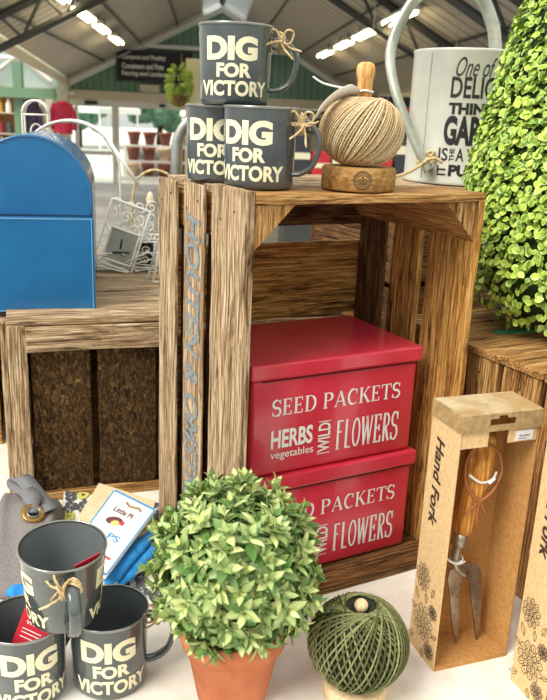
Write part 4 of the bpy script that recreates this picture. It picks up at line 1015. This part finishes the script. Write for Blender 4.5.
# galvanised arch behind the mugs
ga = thing('arched_mirror', 'galvanised arched metal frame behind the stacked mugs', 'mirror', C(.235, .64, LT+.001), radians(4))
hw, zs = .083, .245
def ringarch(bm, ro, ri, zs, y0, y1):
    A = [(ro, 0)]+[(ro*cos(q), zs+ro*sin(q)) for q in (pi*i/28 for i in range(29))]+[(-ro, 0)]
    B = [(ri, 0)]+[(ri*cos(q), zs+ri*sin(q)) for q in (pi*i/28 for i in range(29))]+[(-ri, 0)]
    L = [[bm.verts.new((x, y, z)) for x, z in Q] for Q, y in ((A, y0), (B, y0), (B, y1), (A, y1))]
    for k in range(4):
        for i in range(len(A)-1): bm.faces.new((L[k][i], L[k][i+1], L[(k+1) % 4][i+1], L[(k+1) % 4][i]))
    for i in (0, -1): bm.faces.new([L[k][i] for k in range(4)])
bm = NB(); ringarch(bm, hw, hw-.016, zs, -.012, .02); bobj('frame', bm, M['galv'], ga, True)
bm = NB(); ringarch(bm, hw-.016, hw-.021, zs, -.004, .01); bobj('inner_frame', bm, M['canhandle'], ga, True)
bm = NB()
for z in (.16, .255): box(bm, (-hw+.02, -.003, z-.002), (hw-.02, .004, z+.002))
box(bm, (-.025, -.003, .01), (-.021, .004, zs+.055)); box(bm, (.021, -.003, .01), (.025, .004, zs+.055)); bobj('glazing_bars', bm, M['galv'], ga)
bm = NB(); box(bm, (-hw, -.012, 0), (hw, .02, .014)); bobj('sill', bm, M['galv'], ga)

# ------------------------------------------------------------------ cloth, gloves, card, packet, canvas bag
def sheet(name, label, cat, corners, zf, m, nx=26, ny=26, thick=.0015, parent=None):
    """a draped sheet between four ground corners with height function zf(u, v)"""
    c00, c10, c11, c01 = [Vector(c) for c in corners]; bm = NB(); g = []
    for j in range(ny+1):
        row = []
        for i in range(nx+1):
            a, b = i/nx, j/ny; q = c00*(1-a)*(1-b)+c10*a*(1-b)+c11*a*b+c01*(1-a)*b; row.append(bm.verts.new((q.x, q.y, zf(a, b))))
        g.append(row)
    for j in range(ny):
        for i in range(nx): bm.faces.new((g[j][i], g[j][i+1], g[j+1][i+1], g[j+1][i]))
    o = bobj(name, bm, m, parent, True); md = o.modifiers.new('s', 'SOLIDIFY'); md.thickness = thick; md.offset = 1
    if label: tag(o, label, cat)
    fn = lambda a, b, dz=.0022: tuple((c00*(1-a)*(1-b)+c10*a*(1-b)+c11*a*b+c01*(1-a)*b).xy)+(zf(a, b)+dz,)
    return o, fn
cz = lambda a, b: .006+.016*sin(pi*min(1, a*1.02))**.5*sin(pi*min(1, max(0, b)))**.5*(1+.35*sin(a*9+b*4))+.010*b
clt = thing('printed_cloth', 'white cotton cloth printed with grey leaves and yellow flowers', 'cloth')
cs, cfn = sheet('cloth', None, None, [(-.276, .885, 0), (-.130, .90, 0), (-.178, 1.16, 0), (-.342, 1.186, 0)], cz, M['cloth'], parent=clt)
pg, py_, po = Print(), Print(), Print(); rr = random.Random(4)
for i in range(7):
    for j in range(8):
        x, y = .07+i*.143+rr.uniform(-.015, .015), .06+j*.126+rr.uniform(-.015, .015)
        a = rr.uniform(.6, 1.9)
        if (i*2+j) % 4 == 1:
            py_.ell(x, y, .07, .055, a); pg.ell(x, y, .02, .016)
        elif (i+j*3) % 7 == 2: po.ell(x, y, .05, .03, a)
        else:
            pg.ribbon([(x-.07*cos(a), y-.07*sin(a)), (x+.07*cos(a), y+.07*sin(a))], .008)
            for k in (-.048, 0, .048):
                for sgn in (-1, 1): pg.ell(x+k*cos(a)-sgn*.034*sin(a), y+k*sin(a)+sgn*.034*cos(a), .032, .022, a+sgn*.9, 10)
clampf = lambda a, b: cfn(min(.99, max(.01, a)), min(.99, max(.01, b)))
pg.build('grey_leaf_print', M['greyp'], clt, lambda a, b: clampf(a, b), cut=.04); py_.build('yellow_flower_print', M['yellowp'], clt, lambda a, b: clampf(a, b), cut=.04); po.build('orange_print', M['orangep'], clt, lambda a, b: clampf(a, b), cut=.04)
def slab(name, parent, corners, th, m, label=None):
    q = [Vector(c) for c in corners]; n = (q[1]-q[0]).cross(q[3]-q[0]).normalized()
    bm = NB(); prism(bm, q, (0, 0, 0), n*th); return bobj(name, bm, m, parent, label=label), n
cc = thing('card', 'plain cream card lying under the white packet', 'card')
slab('sheet', cc, [(-.285, .975, .048), (-.172, 1.0, .046), (-.172, 1.085, .058), (-.270, 1.133, .06)], .0012, M['cream_card'])
pk = thing('glove_packet', 'white blue-edged printed packet lying on the cream card', 'packet')
K = [Vector(c) for c in ((-.2665, .927, .056), (-.2045, .881, .052), (-.1635, 1.040, .066), (-.2365, 1.092, .070))]
_, n = slab('sleeve', pk, K, .0035, M['paper'])
def pfn(a, b): return K[0]*(1-a)*(1-b)+K[1]*a*(1-b)+K[2]*a*b+K[3]*(1-a)*b+n*.004
pr = Print()
for q in ([(.02, .02), (.98, .02)], [(.98, .02), (.98, .98)], [(.98, .98), (.02, .98)], [(.02, .98), (.02, .02)]): pr.ribbon(q, .03)
pr.text('PS', .5, .38, .26, .08, .02); pr.build('blue_border', mat('packet_blue', (86, 150, 200), .5), pk, pfn, cut=.1)
pr = Print(); pr.text('Little Pi', .26, .72, .44, .075, .02, .1); pr.ell(.42, .61, .17, .055, .2, 18); pr.build('brown_print', mat('packet_brown', (112, 60, 62), .6), pk, pfn, cut=.1)
pr = Print(); pr.ell(.47, .585, .085, .035, .2); pr.build('yellow_print', mat('packet_yellow', (236, 206, 120), .6), pk, lambda a, b: pfn(a, b)+n*.0004)
pr = Print(); pr.ell(.6, .62, .04, .03, .2); pr.ribbon([(.64+.02*k_, .18+.015*sin(k_*2.1)) for k_ in range(12)], .02); pr.build('red_print', mat('packet_red', (206, 60, 80), .6), pk, lambda a, b: pfn(a, b)+n*.0006)
pr = Print(); pr.ribbon([(.4, .9), (.5, .87), (.6, .88), (.7, .9), (.78, .87)], .035); pr.build('hanging_slot', M['kraftdark'], pk, pfn)
gl = thing('gardening_glove', 'bright blue gardening glove sticking out from under the packet', 'glove')
def finger(bm, pts, r): tube(bm, smoothpts(pts, 5), r, 12, flat=.6)
for pts, r in (([(-.165, 1.02, .044), (-.178, .975, .044), (-.193, .93, .042), (-.206, .893, .036)], .012), ([(-.157, 1.005, .036), (-.166, .965, .036), (-.178, .935, .034), (-.192, .905, .030)], .010), ([(-.185, 1.03, .048), (-.200, .975, .047), (-.212, .93, .046), (-.219, .90, .044)], .008)):
    bm = NB(); n_ = (len(pts)-1)*5+1; finger(bm, pts, [r*(.55+.45*min(1, 3*i/n_))*(1 if i < n_-3 else (.85, .6, .25)[i-(n_-3)]) for i in range(n_)]); bobj('finger', bm, M['bluefab'], gl, True)
g2_ = thing('gardening_glove', 'blue glove finger on the table behind the lower left mug', 'glove')
for pts, r in (([(-.305, .895, .012), (-.322, .905, .013), (-.342, .899, .012)], .012), ([(-.300, .915, .010), (-.318, .926, .011), (-.332, .921, .010)], .009)):
    bm = NB(); n_ = 11; finger(bm, pts, [r*(1 if 0 < i < n_-2 else .5) for i in range(n_)]); bobj('finger', bm, M['bluefab'], g2_, True)
# canvas bag
bg_ = thing('canvas_bag', 'grey canvas bag with a brass eyelet beside the left crate', 'bag', (0, 0, 0))
def bag_z(a, b):
    e = min(1, 9*a)*min(1, 9*(1-a)); f = min(1, b*1.6)
    return .004+.052*(e**.6)*(f**.8)*(1-.25*max(0, b-.75)*4)+.004*sin(a*11+b*3)*f
bs_, bfn = sheet('panel', None, None, [(-.365, .90, 0), (-.285, .895, 0), (-.318, 1.10, 0), (-.430, 1.125, 0)], bag_z, M['canvas'], thick=.003, parent=bg_)
q0 = Vector(bfn(.62, .60, .004)); nx_ = Vector(bfn(.66, .60, .004))-q0; ny_ = Vector(bfn(.62, .66, .004))-q0; nn = nx_.cross(ny_).normalized(); nn = (nn+Vector((.0, -.35, .0))).normalized()
RM = Matrix.Translation(q0+nn*.002) @ nn.to_track_quat('Z', 'Y').to_matrix().to_4x4()
bm = NB(); lathe(bm, [(.0085+.0045*(1+cos(a)), .0028*sin(a)) for a in (2*pi*i/12 for i in range(12))], 36, closed=True); bmesh.ops.transform(bm, matrix=RM, verts=bm.verts); bobj('eyelet', bm, M['brass'], bg_, True)
bm = NB(); lathe(bm, [(.0092+.0012*cos(a), .001+.0035*sin(a)) for a in (2*pi*i/8 for i in range(8))], 32, closed=True); bmesh.ops.transform(bm, matrix=RM, verts=bm.verts); bobj('eyelet_liner', bm, M['rim'], bg_, True)
bm = NB(); lathe(bm, [(0, -.0012), (.0105, -.0012)], 28); bmesh.ops.transform(bm, matrix=RM, verts=bm.verts); bobj('eyelet_hole', bm, M['black'], bg_)
path = smoothpts([q0+nn*.002, q0+Vector((-.012, .03, .014)), Vector((-.394, 1.105, .066)), Vector((-.392, 1.112, .076)), Vector((-.376, 1.098, .078)), Vector((-.345, 1.062, .070)), Vector((-.320, 1.035, .064))], 6)
bm = NB(); vs = []
for i, q in enumerate(path):
    tdir = (path[min(i+1, len(path)-1)]-path[max(0, i-1)]).normalized(); sd2 = Vector((.75, .65, .1)); sd2 = (sd2-tdir*sd2.dot(tdir)).normalized()*(.008 if i < 4 else .013)
    vs.append((bm.verts.new(q-sd2), bm.verts.new(q+sd2)))
for A, B in zip(vs, vs[1:]): bm.faces.new((A[0], A[1], B[1], B[0]))
o = bobj('strap', bm, M['strap'], bg_, True); md = o.modifiers.new('s', 'SOLIDIFY'); md.thickness = .0022
